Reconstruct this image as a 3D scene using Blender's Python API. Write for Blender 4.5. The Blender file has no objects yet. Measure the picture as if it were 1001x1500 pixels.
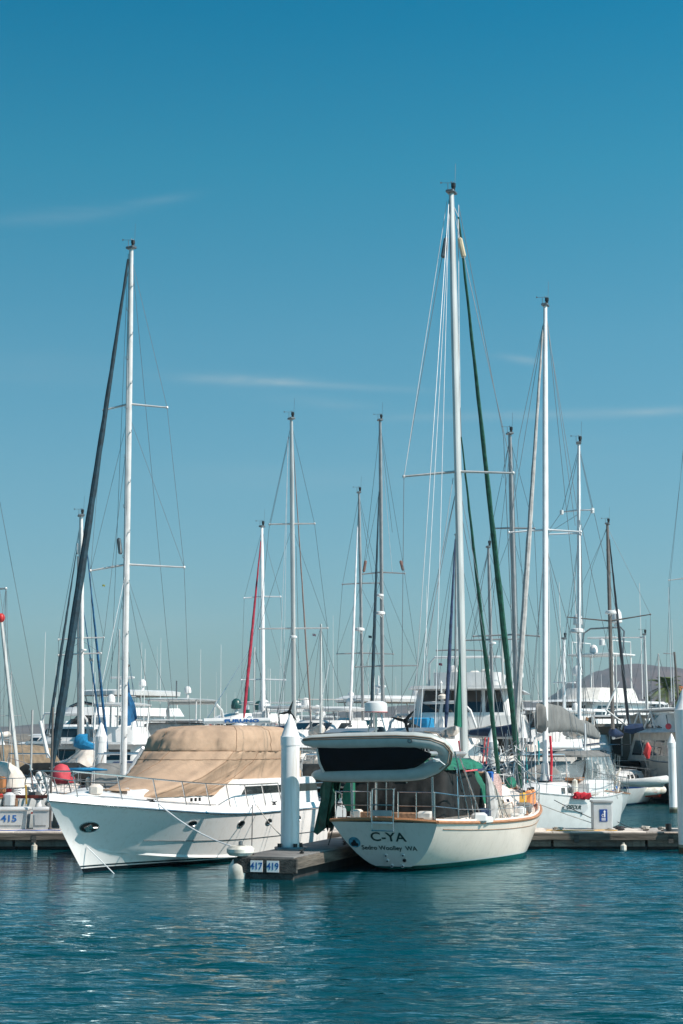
import bpy, math, random
from mathutils import Vector, Matrix
random.seed(7)
R = math.radians
sc = bpy.context.scene
COL = sc.collection
# ---------------------------------------------------------------- camera
F = 2400.0; TH = math.atan(335/2400); S_, C_ = math.sin(TH), math.cos(TH); EYE = 3.17
def P(px, py, D):
    """point at distance D (metres) seen at the photo's pixel px,py - used to survey the harbour"""
    u = (px-500.5)/F; v = (750-py)/F
    y = C_-v*S_; z = S_+v*C_
    k = D/y
    return Vector((u*k, D, EYE+z*k))
def mpp(D): return D/F
cam = bpy.data.cameras.new('camera'); co = bpy.data.objects.new('camera', cam); COL.objects.link(co)
co.location = (0, 0, EYE); co.rotation_euler = (math.pi/2+TH, 0, 0)
cam.sensor_fit = 'VERTICAL'; cam.sensor_height = 36; cam.sensor_width = 24; cam.lens = 36*F/1500
cam.clip_start = .5; cam.clip_end = 20000
sc.camera = co
# ---------------------------------------------------------------- materials
MATS = {}
def mat(name, col, rough=.5, metal=0, var=.12, scale=3.0, bump=0, bscale=20, spec=.5, alpha=1, dirt=None, stretch=(1,1,1), stripe=None, streak=0):
    if name in MATS: return MATS[name]
    m = bpy.data.materials.new(name); m.use_nodes = True
    nt = m.node_tree; N = nt.nodes; Lk = nt.links
    b = N['Principled BSDF']
    b.inputs['Roughness'].default_value = rough; b.inputs['Metallic'].default_value = metal
    b.inputs['Specular IOR Level'].default_value = spec; b.inputs['Alpha'].default_value = alpha
    tc = N.new('ShaderNodeTexCoord'); mp = N.new('ShaderNodeMapping'); mp.inputs['Scale'].default_value = stretch
    Lk.new(tc.outputs['Object'], mp.inputs['Vector'])
    no = N.new('ShaderNodeTexNoise'); no.inputs['Scale'].default_value = scale; no.inputs['Detail'].default_value = 5
    Lk.new(mp.outputs[0], no.inputs['Vector'])
    rp = N.new('ShaderNodeValToRGB'); Lk.new(no.outputs['Fac'], rp.inputs[0])
    c0 = [max(0, c*(1-var*1.3)) for c in col]; c1 = [min(1, c*(1+var)) for c in col]
    if dirt: c0 = dirt
    rp.color_ramp.elements[0].position = .32; rp.color_ramp.elements[0].color = (*c0, 1)
    rp.color_ramp.elements[1].position = .62; rp.color_ramp.elements[1].color = (*c1, 1)
    out = rp.outputs[0]
    if streak:      # run-off streaks: vertical dirt
        m2 = N.new('ShaderNodeMapping'); m2.inputs['Scale'].default_value = (7, 7, .5); Lk.new(tc.outputs['Object'], m2.inputs['Vector'])
        n2 = N.new('ShaderNodeTexNoise'); n2.inputs['Scale'].default_value = 1.6; n2.inputs['Detail'].default_value = 6; Lk.new(m2.outputs[0], n2.inputs['Vector'])
        mr = N.new('ShaderNodeMapRange'); mr.inputs[1].default_value = .52; mr.inputs[2].default_value = .75; mr.inputs[3].default_value = 0; mr.inputs[4].default_value = streak
        Lk.new(n2.outputs['Fac'], mr.inputs[0])
        mx = N.new('ShaderNodeMixRGB'); Lk.new(mr.outputs[0], mx.inputs[0]); Lk.new(out, mx.inputs[1]); mx.inputs[2].default_value = (col[0]*.55, col[1]*.48, col[2]*.38, 1)
        out = mx.outputs[0]
    if stripe:      # list of (z0, z1, colour): painted bands by height above the water
        sx = N.new('ShaderNodeSeparateXYZ'); Lk.new(tc.outputs['Object'], sx.inputs[0])
        for z0, z1, c in stripe:
            g = N.new('ShaderNodeMath'); g.operation = 'GREATER_THAN'; g.inputs[1].default_value = z0; Lk.new(sx.outputs[2], g.inputs[0])
            l = N.new('ShaderNodeMath'); l.operation = 'LESS_THAN'; l.inputs[1].default_value = z1; Lk.new(sx.outputs[2], l.inputs[0])
            mu = N.new('ShaderNodeMath'); mu.operation = 'MULTIPLY'; Lk.new(g.outputs[0], mu.inputs[0]); Lk.new(l.outputs[0], mu.inputs[1])
            mx = N.new('ShaderNodeMixRGB'); Lk.new(mu.outputs[0], mx.inputs[0]); Lk.new(out, mx.inputs[1]); mx.inputs[2].default_value = (*c, 1)
            out = mx.outputs[0]
    Lk.new(out, b.inputs['Base Color'])
    if bump:
        nb = N.new('ShaderNodeTexNoise'); nb.inputs['Scale'].default_value = bscale; nb.inputs['Detail'].default_value = 4
        Lk.new(mp.outputs[0], nb.inputs['Vector'])
        bp = N.new('ShaderNodeBump'); bp.inputs['Strength'].default_value = bump; bp.inputs['Distance'].default_value = .03
        Lk.new(nb.outputs['Fac'], bp.inputs['Height']); Lk.new(bp.outputs[0], b.inputs['Normal'])
    MATS[name] = m
    return m
DK = (.012, .012, .016); TEAL = (.01, .10, .085)
gel = mat('gelcoat', (.80, .79, .78), .22, var=.05, scale=1.2, streak=.10)
gelhull = mat('gelcoat_hull', (.80, .79, .78), .14, var=.03, scale=.8, stripe=[(-9, .10, (.008, .01, .014)), (.10, .13, (.7, .7, .7)), (.13, .17, (.01, .03, .04))], streak=.2)
cyahull = mat('cream_hull', (.85, .745, .65), .18, var=.05, scale=1.0, stripe=[(-9, .0, (.01, .02, .02)), (.0, .13, TEAL), (.13, .165, (.75, .73, .7))], streak=.22)
white = mat('white_paint', (.68, .68, .675), .35, var=.07, scale=2, streak=.12)
offw = mat('off_white', (.66, .64, .60), .5, var=.12, scale=3, streak=.25)
cream = mat('cream_deck', (.80, .72, .66), .5, var=.1, scale=3)
beige = mat('beige_paint', (.50, .46, .40), .5, var=.12, streak=.2)
greyp = mat('grey_paint', (.36, .37, .37), .5, var=.12)
taupe = mat('taupe_paint', (.20, .19, .165), .6, var=.12)
alu = mat('mast_aluminium', (.62, .60, .58), .38, .35, var=.10, scale=4, stretch=(1, 1, .2))
alud = mat('dark_spar', (.14, .12, .11), .45, .2, var=.2)
alug = mat('grey_spar', (.38, .37, .37), .4, .4, var=.1)
mastw = mat('white_spar', (.78, .78, .79), .3, var=.06)
steel = mat('stainless_steel', (.55, .55, .55), .22, .9, var=.1)
steeld = mat('dull_steel', (.22, .23, .24), .4, .7, var=.2)
wire = mat('rigging_wire', (.16, .18, .20), .45, .5, var=.1)
wirel = mat('white_halyard', (.62, .64, .66), .7, var=.1)
rope = mat('mooring_rope', (.46, .43, .38), .9, var=.3, scale=30)
roped = mat('dark_rope', (.05, .05, .055), .9, var=.3, scale=30)
ropet = mat('teal_rope', (.02, .28, .30), .9, var=.2, scale=30)
roper = mat('red_rope', (.60, .03, .05), .85, var=.25, scale=30)
ropep = mat('coral_rope', (.70, .12, .12), .85, var=.25, scale=30)
tan = mat('tan_canvas', (.42, .29, .20), .88, var=.08, scale=2.2, bump=1.0, bscale=2.6, stretch=(1.5, 1.0, .45))
tand = mat('brown_canvas', (.20, .15, .10), .85, var=.2, scale=4, bump=.6, bscale=6)
creamc = mat('cream_canvas', (.62, .56, .50), .85, var=.1, scale=4, bump=.5, bscale=5)
greyc = mat('grey_canvas', (.165, .165, .16), .85, var=.15, scale=3, bump=.7, bscale=5, stretch=(1, 1, .4))
greyl = mat('pale_grey_canvas', (.40, .39, .38), .85, var=.15, scale=5, bump=.5, bscale=9)
greenc = mat('green_canvas', (.006, .135, .085), .8, var=.2, scale=5, bump=.6, bscale=6, stretch=(1, 1, .4))
greend = mat('dark_green_canvas', (.008, .075, .05), .8, var=.3, scale=6, bump=.6, bscale=9)
bluec = mat('blue_canvas', (.006, .09, .21), .8, var=.3, scale=5, bump=.6, bscale=6)
blueb = mat('bright_blue_canvas', (.008, .20, .40), .8, var=.2, scale=5, bump=.6, bscale=6)
navyc = mat('navy_canvas', (.010, .028, .075), .8, var=.3, scale=5, bump=.6, bscale=8)
petrolc = mat('petrol_canvas', (.003, .026, .042), .8, var=.35, scale=5, bump=.6, bscale=8)
blackc = mat('black_canvas', (.0025, .0042, .0045), .8, var=.5, scale=2.5, bump=.9, bscale=4)
redc = mat('red_canvas', (.28, .012, .035), .8, var=.2, scale=5, bump=.6, bscale=8)
coral = mat('coral_cloth', (.52, .055, .075), .7, var=.15, scale=5, bump=.6, bscale=6)
redp = mat('red_plastic', (.6, .03, .03), .5, var=.15)
glassd = mat('dark_window', (.012, .018, .022), .06, var=.6, scale=.8, spec=.9)
glassb = mat('blue_window', (.01, .06, .14), .08, var=.5, scale=.8, spec=.9)
vinyl = mat('clear_vinyl', (.35, .42, .44), .12, var=.4, scale=1.3, alpha=.42, spec=.8)
teak = mat('teak_rail', (.42, .19, .09), .45, var=.25, scale=14, stretch=(.3, 3, 3))
teakd = mat('weathered_teak', (.25, .14, .08), .7, var=.3, scale=14)
black = mat('black_plastic', (.012, .012, .013), .45, var=.3)
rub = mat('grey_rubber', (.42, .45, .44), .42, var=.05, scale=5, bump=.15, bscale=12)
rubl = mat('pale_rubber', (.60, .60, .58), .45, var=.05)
strake = mat('brown_rubber', (.17, .12, .085), .5, var=.2)
bott = mat('black_antifoul', (.003, .004, .008), .8, var=.3, spec=.2)
fendw = mat('fender_vinyl', (.70, .68, .62), .4, var=.15, dirt=(.42, .38, .31))
conc = mat('weathered_dock', (.15, .133, .115), .9, var=.3, scale=2.4, bump=.7, bscale=14, stretch=(1, 1, 3), streak=.6)
conct = mat('dock_deck', (.52, .46, .41), .9, var=.2, scale=3, bump=.5, bscale=20)
wale = mat('dock_timber', (.10, .085, .07), .9, var=.4, scale=3, bump=.8, bscale=10, stretch=(.3, 2, 3))
dkwood = mat('dark_timber', (.045, .045, .042), .9, var=.5, scale=3, bump=.8, bscale=12, stretch=(.3, 2, 3))
floatm = mat('black_float', (.014, .014, .015), .8, var=.5, scale=4)
pilew = mat('pile_sleeve', (.80, .80, .80), .42, var=.07, scale=2, stretch=(1, 1, .3), stripe=[(-9, .16, (.03, .035, .02)), (.16, .24, (.22, .22, .17))], streak=.6)
boxw = mat('dock_box_plastic', (.48, .50, .51), .5, var=.08, streak=.15)
signw = mat('sign_white', (.80, .80, .80), .4, var=.05)
signb = mat('sign_blue', (.01, .055, .26), .4, var=.08)
inkb = mat('blue_lettering', (.01, .10, .33), .5, var=.05)
inkk = mat('black_lettering', (.012, .015, .02), .5, var=.05)
inkg = mat('dark_green_lettering', (.005, .03, .028), .5, var=.05)
badge = mat('badge_blue', (.08, .30, .42), .5, var=.3, scale=14)
yel = mat('yellow_jug', (.72, .40, .06), .45, var=.12)
orng = mat('orange_jug', (.75, .30, .12), .45, var=.12)
bluej = mat('blue_jug', (.02, .12, .42), .45, var=.1)
solar = mat('solar_panel', (.20, .21, .23), .25, .2, var=.1)
domeg = mat('green_dome', (.015, .07, .065), .35, var=.2)
buff = mat('hardtop_underside', (.33, .30, .25), .6, var=.1)
tealh = mat('teal_hull', (.01, .09, .125), .25, var=.15, streak=.2)
bluehull = mat('blue_hull', (.01, .03, .08), .25, var=.15)
redhull = mat('red_boot', (.45, .06, .03), .4, var=.2)
# ---------------------------------------------------------------- mesh builder
class MB:
    def __init__(s): s.v = []; s.f = []
    def add(s, vs, fs):
        o = len(s.v); s.v += [Vector(v) for v in vs]; s.f += [tuple(i+o for i in f) for f in fs]; return s
    def grid(s, rows, closed=False, cap0=False, cap1=False):
        o = len(s.v); n = len(rows[0])
        for r in rows: s.v += [Vector(p) for p in r]
        for i in range(len(rows)-1):
            for j in range(n if closed else n-1):
                k = (j+1) % n
                s.f.append((o+i*n+j, o+i*n+k, o+(i+1)*n+k, o+(i+1)*n+j))
        if cap0: s.f.append(tuple(o+j for j in range(n))[::-1])
        if cap1: s.f.append(tuple(o+(len(rows)-1)*n+j for j in range(n)))
        return s
    def tube(s, pts, r, n=6, cap=True):
        pts = [Vector(p) for p in pts]
        if not isinstance(r, (list, tuple)): r = [r]*len(pts)
        rows = []; prev = None
        for i, p in enumerate(pts):
            d = (pts[min(i+1, len(pts)-1)]-pts[max(i-1, 0)])
            if d.length < 1e-9: d = Vector((0, 0, 1))
            d.normalize()
            if prev is None:
                a = Vector((0, 0, 1)) if abs(d.z) < .9 else Vector((0, 1, 0))
                u = d.cross(a).normalized()
            else:
                u = prev - d*prev.dot(d)
                u = u.normalized() if u.length > 1e-6 else d.orthogonal().normalized()
            prev = u; w = d.cross(u)
            rows.append([p+(u*math.cos(2*math.pi*k/n)+w*math.sin(2*math.pi*k/n))*r[i] for k in range(n)])
        return s.grid(rows, True, cap, cap)
    def box(s, c, sz, rz=0, ch=0, rx=0):
        """box with optionally chamfered vertical and top edges"""
        x, y, z = sz[0]/2, sz[1]/2, sz[2]/2
        M = Matrix.Translation(Vector(c)) @ Matrix.Rotation(rz, 4, 'Z') @ Matrix.Rotation(rx, 4, 'X')
        def ring(a, b, zz, cc):
            return [M @ Vector(q) for q in ((-a+cc, -b, zz), (a-cc, -b, zz), (a, -b+cc, zz), (a, b-cc, zz), (a-cc, b, zz), (-a+cc, b, zz), (-a, b-cc, zz), (-a, -b+cc, zz))]
        if ch: return s.grid([ring(x-ch, y-ch, -z, ch), ring(x, y, -z+ch, ch), ring(x, y, z-ch, ch), ring(x-ch, y-ch, z, ch)], True, True, True)
        r = lambda zz: [M @ Vector(q) for q in ((-x, -y, zz), (x, -y, zz), (x, y, zz), (-x, y, zz))]
        return s.grid([r(-z), r(z)], True, True, True)
    def lathe(s, prof, c=(0, 0, 0), n=20, axis='Z'):
        c = Vector(c); rows = []
        for r, h in prof:
            row = []
            for k in range(n):
                a = 2*math.pi*k/n
                q = Vector((r*math.cos(a), r*math.sin(a), h))
                if axis == 'X': q = Vector((h, q.x, q.y))
                if axis == 'Y': q = Vector((q.x, h, q.y))
                row.append(c+q)
            rows.append(row)
        return s.grid(rows, True, prof[0][0] > 1e-6, prof[-1][0] > 1e-6)
    def prism(s, poly, d):
        """polygon (3-D points) pushed along vector d"""
        d = Vector(d); p = [Vector(q) for q in poly]; n = len(p)
        return s.grid([p, [q+d for q in p]], True, True, True)
    def ball(s, c, r, n=12, sz=1.0):
        pr = [(r*math.sin(math.pi*i/8), -r*math.cos(math.pi*i/8)*sz) for i in range(9)]
        return s.lathe(pr, c, n)
def ringpts(xa, xf, ha, hf, z, r=.15, n=3, nose=0, crown=0):
    """plan outline of a deckhouse level: aft/fore x, half widths, corner radius; nose bulges the front"""
    pts = []
    cor = [(xf, hf, 0), (xa, ha, 90), (xa, -ha, 180), (xf, -hf, 270)]
    for (x, y, a0) in cor:
        sx = -1 if x == xf else 1; sy = -1 if y > 0 else 1
        for k in range(n+1):
            a = R(a0+90*k/n)
            pts.append(Vector((x+sx*r+r*math.cos(a), y+sy*r+r*math.sin(a), z)))
    # front points between last and first for nose
    k = 5; add = []
    for i in range(1, k):
        t = i/k; y = -hf+r+(2*hf-2*r)*t
        add.append(Vector((xf+nose*(1-(2*t-1)**2), y, z)))
    pts += add
    add2 = []
    return pts
def link(name, mb, m, inv, parent, smooth=38):
    me = bpy.data.meshes.new(name)
    me.from_pydata([inv @ v for v in mb.v] if inv is not None else mb.v, [], mb.f)
    me.materials.append(m)
    me.polygons.foreach_set('use_smooth', [True]*len(me.polygons))
    me.update()
    try: me.set_sharp_from_angle(angle=R(smooth))
    except Exception: pass
    o = bpy.data.objects.new(name, me); COL.objects.link(o)
    if parent: o.parent = parent
    return o
class Thing:
    """an Empty at the thing's base with its parts; frame x = towards the bow, y = port, z = up"""
    def __init__(s, name, label, cat, loc=(0, 0, 0), ang=0, group=None):
        s.o = bpy.data.objects.new(name, None); COL.objects.link(s.o)
        s.o.empty_display_size = .3
        s.o.location = loc; s.o.rotation_euler = (0, 0, ang)
        s.o['label'] = label; s.o['category'] = cat
        if group: s.o['group'] = group
        s.M = Matrix.Translation(Vector(loc)) @ Matrix.Rotation(ang, 4, 'Z'); s.I = s.M.inverted()
    def part(s, name, mb, m, parent=None, label=None, smooth=38):
        o = link(name, mb, m, None, parent or s.o, smooth)
        if label: o['label'] = label
        return o
    def px(s, x, y, D): return s.I @ P(x, y, D)
    def w(s, p): return s.M @ Vector(p)
def single(name, mb, m, label, cat, group=None, kind=None, smooth=38, base=None):
    """a thing that is one mesh: origin moved to its base"""
    if base is None:
        n = len(mb.v); base = Vector((sum(v.x for v in mb.v)/n, sum(v.y for v in mb.v)/n, min(v.z for v in mb.v)))
    base = Vector(base); mb.v = [v-base for v in mb.v]
    o = link(name, mb, m, None, None, smooth); o.location = base
    if kind: o['kind'] = kind
    if label: o['label'] = label
    if cat: o['category'] = cat
    if group: o['group'] = group
    return o
def textmb(s, size, M, ext=.004, bold=0, xs=1.0):
    cu = bpy.data.curves.new('t', 'FONT'); cu.body = s; cu.size = size; cu.extrude = ext; cu.align_x = 'CENTER'; cu.align_y = 'CENTER'; cu.resolution_u = 3
    cu.offset = bold
    ob = bpy.data.objects.new('t', cu); COL.objects.link(ob); bpy.context.view_layer.update()
    me = bpy.data.meshes.new_from_object(ob)
    mb = MB(); mb.v = [M @ Vector((v.co.x*xs, v.co.y, v.co.z)) for v in me.vertices]; mb.f = [tuple(p.vertices) for p in me.polygons]
    bpy.data.objects.remove(ob); bpy.data.curves.remove(cu); bpy.data.meshes.remove(me)
    return mb
def frame(o, xd, yd):
    """matrix whose x axis is xd, y axis is yd, for lettering on a surface"""
    x = Vector(xd).normalized(); z = x.cross(Vector(yd)).normalized(); y = z.cross(x)
    return Matrix(((x.x, y.x, z.x, o[0]), (x.y, y.y, z.y, o[1]), (x.z, y.z, z.z, o[2]), (0, 0, 0, 1)))
def lerp(a, b, t): return a+(b-a)*t
def sag(a, b, s, n=8):
    a = Vector(a); b = Vector(b)
    return [a.lerp(b, i/n)-Vector((0, 0, s*4*(i/n)*(1-i/n))) for i in range(n+1)]
# ---------------------------------------------------------------- rigging of a sailing yacht, surveyed by pixel
def rig(T, D, mast, w=8, m=None, spr=(), shr=None, furl=(), wires=(), lwires=(), radar=(), vane=True, steps=0, light=True, flags=(), reflect=()):
    """mast=(xb,yb,xt,yt); spr=[(y,xl,xr,yl,yr)]; furl=[(xt,yt,xb,yb,wpx,mat,dD)]; wires=[(x,y,x,y,dD)]"""
    m = m or alu; k = mpp(D)
    xb, yb, xt, yt = mast
    base, top = T.px(xb, yb, D), T.px(xt, yt, D)
    r = w*k/2*.86
    mb = MB(); rows = []
    for i in range(13):
        t = i/12; p = base.lerp(top, t); rr = r*(1 if t < .8 else 1-.3*(t-.8)/.2)
        rows.append([p+Vector((1.25*rr*math.cos(a), rr*math.sin(a), 0)) for a in [2*math.pi*j/10 for j in range(10)]])
    mb.grid(rows, True, True, True)
    mo = T.part('mast', mb, m)
    tr = MB(); tr.box(top+Vector((0, 0, .03)), (r*3.6, r*2.4, .09), ch=.02)
    T.part('masthead', tr, steeld, mo)
    if steps:
        for i in range(steps):
            t = .02+.95*i/steps; p = base.lerp(top, t)
            sd = 1 if i % 2 else -1
            q = MB().tube([p+T.M.to_3x3().inverted() @ Vector((sd*r*.5, -r*.9, 0)), p+T.M.to_3x3().inverted() @ Vector((sd*r*1.2, -r*2.0, .02)), p+T.M.to_3x3().inverted() @ Vector((sd*r*1.2, -r*1.2, .12))], .012, 4)
            T.part('mast_step', q, steeld, mo)
    Wi = T.M.to_3x3().inverted()
    def off(p, x=0, y=0, z=0): return p+Wi @ Vector((x, y, z))
    if vane:
        v = MB(); q = off(top, -.1, 0, .05)
        v.tube([off(top, 0, 0, .05), q, off(q, 0, 0, .26)], .009, 4); v.tube([off(q, -.22, 0, .26), off(q, .12, 0, .26)], .006, 4)
        v.add([off(q, -.22, 0, .23), off(q, -.14, 0, .26), off(q, -.22, 0, .30), off(q, -.22, .015, .26)], [(0, 1, 3), (1, 2, 3), (2, 0, 3), (0, 2, 1)])
        for a in range(3): v.ball(off(q, .12+.04*math.cos(a*2.1), .04*math.sin(a*2.1), .28), .018, 6)
        T.part('wind_vane', v, steeld, mo)
    if light:
        a = MB().lathe([(.05, 0), (.055, .1), (.07, .11), (.07, .22), (0, .24)], off(top, .06, 0, .07), 8)
        T.part('mast_light', a, black, mo)
    an = MB().tube([off(top, .1, .03, .04), off(top, .13, .03, .9)], .006, 4); T.part('antenna', an, wire, mo)
    tips = []
    for s in spr:
        y, xl, xr = s[:3]; yl = s[3] if len(s) > 3 else y; yr = s[4] if len(s) > 4 else y
        t = (yb-y)/(yb-yt); c = base.lerp(top, t)
        L, Rr = T.px(xl, yl, D+.3), T.px(xr, yr, D-.3)
        for e in (L, Rr):
            q = MB().tube([c, e], [.042, .03], 6); q.ball(e, .05, 6); T.part('spreader', q, m, mo)
        tips.append((L, Rr))
    h0 = base.lerp(top, .985)
    tipsS = sorted(tips, key=lambda q: -q[0].z)
    for side in (0, 1):
        if not tipsS: break
        pts = [h0]+[q[side] for q in tipsS]
        last = tipsS[-1][side]
        if shr: e = T.px(shr[side][0], shr[side][1], D)
        else: e = Vector((last.x, last.y, 1.3)); e = e.lerp(Vector((base.x, base.y, 1.3)), .12)
        pts.append(e)
        T.part('shroud', MB().tube(pts, .0095, 4), wire)
        for i, q in enumerate(tipsS):      # diagonals from below the next spreader
            tt = (q[side].z-base.z)/(top.z-base.z)
            nb = tipsS[i+1][side] if i+1 < len(tipsS) else e
            T.part('shroud', MB().tube([base.lerp(top, tt-.01), nb], .0085, 4), wire)
        up = tipsS[0][side]
    for f in furl:
        x0, y0, x1, y1, wp, fm, dd = f[:7]
        a, b = T.px(x0, y0, D), T.px(x1, y1, D+dd)
        n = 30; pts = []; rr = []
        for i in range(n+1):
            t = i/n; pts.append(a.lerp(b, t)+Vector((.004*math.sin(i*1.7), .004*math.cos(i*2.1), 0)))
            fat = (.30+.70*min(1, t*1.6))*(1 if t < .93 else 1-(t-.93)*9)
            rr.append(wp*k/2*fat*(1+.07*math.sin(i*2.4)))
        fo = T.part('furled_sail', MB().tube(pts, rr, 8), fm)
        T.part('furling_drum', MB().lathe([(.05, 0), (.11, .02), (.11, .1), (.05, .12), (.05, .3), (.1, .32), (.0, .34)], b+Vector((0, 0, -.25)), 8), steeld, fo)
        T.part('forestay', MB().tube([h0, a], .012, 4), wire)
    for q in wires: T.part('stay', MB().tube([T.px(q[0], q[1], D), T.px(q[2], q[3], D+(q[4] if len(q) > 4 else 0))], .0095, 4), wire)
    for q in lwires: T.part('halyard', MB().tube([T.px(q[0], q[1], D), T.px(q[2], q[3], D+(q[4] if len(q) > 4 else 0))], .0095, 4), wirel)
    for (x, y, wp) in radar:
        c = T.px(x, y, D-.45); q = wp*k/2*.92
        pr = [(q*.75, 0), (q*.98, .05*q), (q, .3*q), (q*.92, .55*q), (q*.5, .66*q), (0, .68*q)]
        ro = T.part('radar_dome', MB().lathe(pr, c-Vector((0, 0, .3*q)), 16), white, mo)
        br = MB().tube([c-Vector((0, 0, .3*q)), T.px(lerp(xb, xt, (yb-y-6)/(yb-yt)), y+6, D)], .035, 5); T.part('radar_bracket', br, white, mo)
    for (x, y, wp, fm) in flags:
        c = T.px(x, y, D-.1); q = wp*k
        rows = [[c+Wi @ Vector((q*u, .03*math.sin(7*u+3*v), -q*.7*v-.15*q*u)) for v in (0, .33, .66, 1)] for u in (0, .25, .5, .75, 1)]
        T.part('flag', MB().grid(rows).grid([[p+Wi @ Vector((0, .01, 0)) for p in rw] for rw in rows]), fm)
    for (x0, y0, x1, y1, fm) in reflect:
        T.part('radar_reflector', MB().tube([T.px(x0, y0, D), T.px(lerp(x0, x1, .08), lerp(y0, y1, .08), D), T.px(lerp(x0, x1, .92), lerp(y0, y1, .92), D), T.px(x1, y1, D)], [.03, .075, .075, .03], 8), fm)
    return mo
# ---------------------------------------------------------------- hulls
class Hull:
    def __init__(s, L, B, zs, zm, zb, tw=.75, xm=.45, rs=.5, rb=1.0, pb=2.0, emid=.26, etr=.4, ebow=.85, zlow=-.35, chine=None, zls=None):
        s.__dict__.update(locals())
    def B_(s, t):
        if t < s.xm: return s.B/2*(s.tw+(1-s.tw)*(1-((s.xm-t)/s.xm)**2))
        return s.B/2*(1-((t-s.xm)/(1-s.xm))**s.pb)
    def zsh(s, t):
        a = t/s.xm
        if t < s.xm: return s.zm+(s.zs-s.zm)*(1-a)**2
        return s.zm+(s.zb-s.zm)*((t-s.xm)/(1-s.xm))**1.7
    def pt(s, t, q, side=1):
        """t along the boat, q 0 (keel) .. 1 (sheer)"""
        zt = s.zsh(t); zl = s.zlow if s.zls is None else lerp(s.zls, s.zlow, min(1, t/.4)**.7); z = zl+(zt-zl)*q
        x = t*s.L+s.rs*(1-q)*(1-t)**3-s.rb*(1-q)**1.15*t**4
        if s.chine:      # planing motor boat: flat vee bottom, chine, then flared topsides with one knuckle
            cz = lerp(.16, .62, t**2.2); cw = lerp(.90, .14, t**1.7)
            if q < cz: f = cw*(q/cz)**.9
            else:
                u = (q-cz)/(1-cz); k0 = lerp(.03, .05, t)
                f = cw+k0+(1-cw-k0)*(u**lerp(.75, 1.35, t**1.5))
            if q < .04: f = 0 if q == 0 else f
        else:
            e = s.etr+(s.emid-s.etr)*min(1, t/s.xm) if t < s.xm else s.emid+(s.ebow-s.emid)*((t-s.xm)/(1-s.xm))**1.3
            f = q**e if q > 0 else 0
        return Vector((x, side*s.B_(t)*f, z))
    def sheer(s, t, side=1, inset=0, dz=0):
        p = s.pt(t, 1, side); p.y -= side*min(inset, abs(p.y)); p.z += dz; return p
    def build(s, T, m, dm, camber=.12, nt=26, nq=12, tm=None, name='hull'):
        ts = [i/nt for i in range(nt+1)]
        qs = [(i/nq)**1.25 for i in range(nq+1)]
        if s.chine: qs = sorted(set([0, .05, .1, .16, .17, .22, .27, .32, .38, .44, .5, .56, .62, .68, .75, .82, .9, 1]))
        mb = MB()
        for sd in (1, -1):
            rows = [[s.pt(t, q, sd) for q in qs] for t in ts]
            mb.grid(rows)
        ho = T.part(name, mb, m, smooth=50)
        tr = MB(); a = [s.pt(0, q, 1) for q in qs]; b = [s.pt(0, q, -1) for q in qs]
        tr.grid([[p.copy() for p in a], [p.lerp(r_, .5) for p, r_ in zip(a, b)], b])
        T.part('transom', tr, tm or m)
        dk = MB(); rows = []
        for t in ts:
            p = s.sheer(t, 1, 0, -.02); w = abs(p.y)
            rows.append([Vector((p.x, w*u, p.z+camber*(1-u*u)*min(1, w/(s.B*.3)))) for u in (1, .8, .5, .2, 0, -.2, -.5, -.8, -1)])
        dk.grid(rows); T.part('deck', dk, dm)
        return ho
def strake_tube(T, H, name, m, r, dz=0, t0=0, t1=1, n=26, inset=0, flat=None):
    mb = MB()
    for sd in (1, -1): mb.tube([H.sheer(lerp(t0, t1, i/n), sd, inset, dz) for i in range(n+1)], r, 6)
    return T.part(name, mb, m)
def rail(T, H, t0, t1, n, h, inset=.1, m=steel, mids=(.5,), lean=.0, sides=(1, -1), bow=False, split=True, r=.016, name='guard_rail'):
    """stanchions and life lines along the deck edge"""
    st = MB(); mb = MB(); tops = {1: [], -1: []}
    for sd in sides:
        for i in range(n+1):
            t = lerp(t0, t1, i/n); b = H.sheer(t, sd, inset, 0); tp = b+Vector((lean, sd*.02, h))
            tops[sd].append((b, tp))
    ro = None
    for sd in sides:
        mb.tube([q[1] for q in tops[sd]], r, 5)
        for f in mids: mb.tube([q[0].lerp(q[1], f) for q in tops[sd]], r*.6, 4)
    if bow and len(sides) == 2: mb.tube([tops[1][-1][1], tops[-1][-1][1]], r, 5)
    ro = T.part(name, mb, m)
    for sd in sides:
        for b, tp in tops[sd]:
            q = MB().tube([b, tp], r*.9, 5)
            if split: T.part('stanchion', q, m, ro)
            else: st.tube([b, tp], r*.9, 4)
    if not split: T.part('stanchions', st, m, ro)
    return ro
def house(T, name, levels, m, r=.15, roof=True, parent=None, smooth=38):
    """levels = [(z, xa, xf, ha, hf, nose)]"""
    rows = [ringpts(l[1], l[2], l[3], l[4], l[0], min(r, l[3]*.8, l[4]*.8), 3, l[5] if len(l) > 5 else 0) for l in levels]
    mb = MB().grid(rows, True, True, True)
    return T.part(name, mb, m, parent, smooth=smooth)
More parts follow.
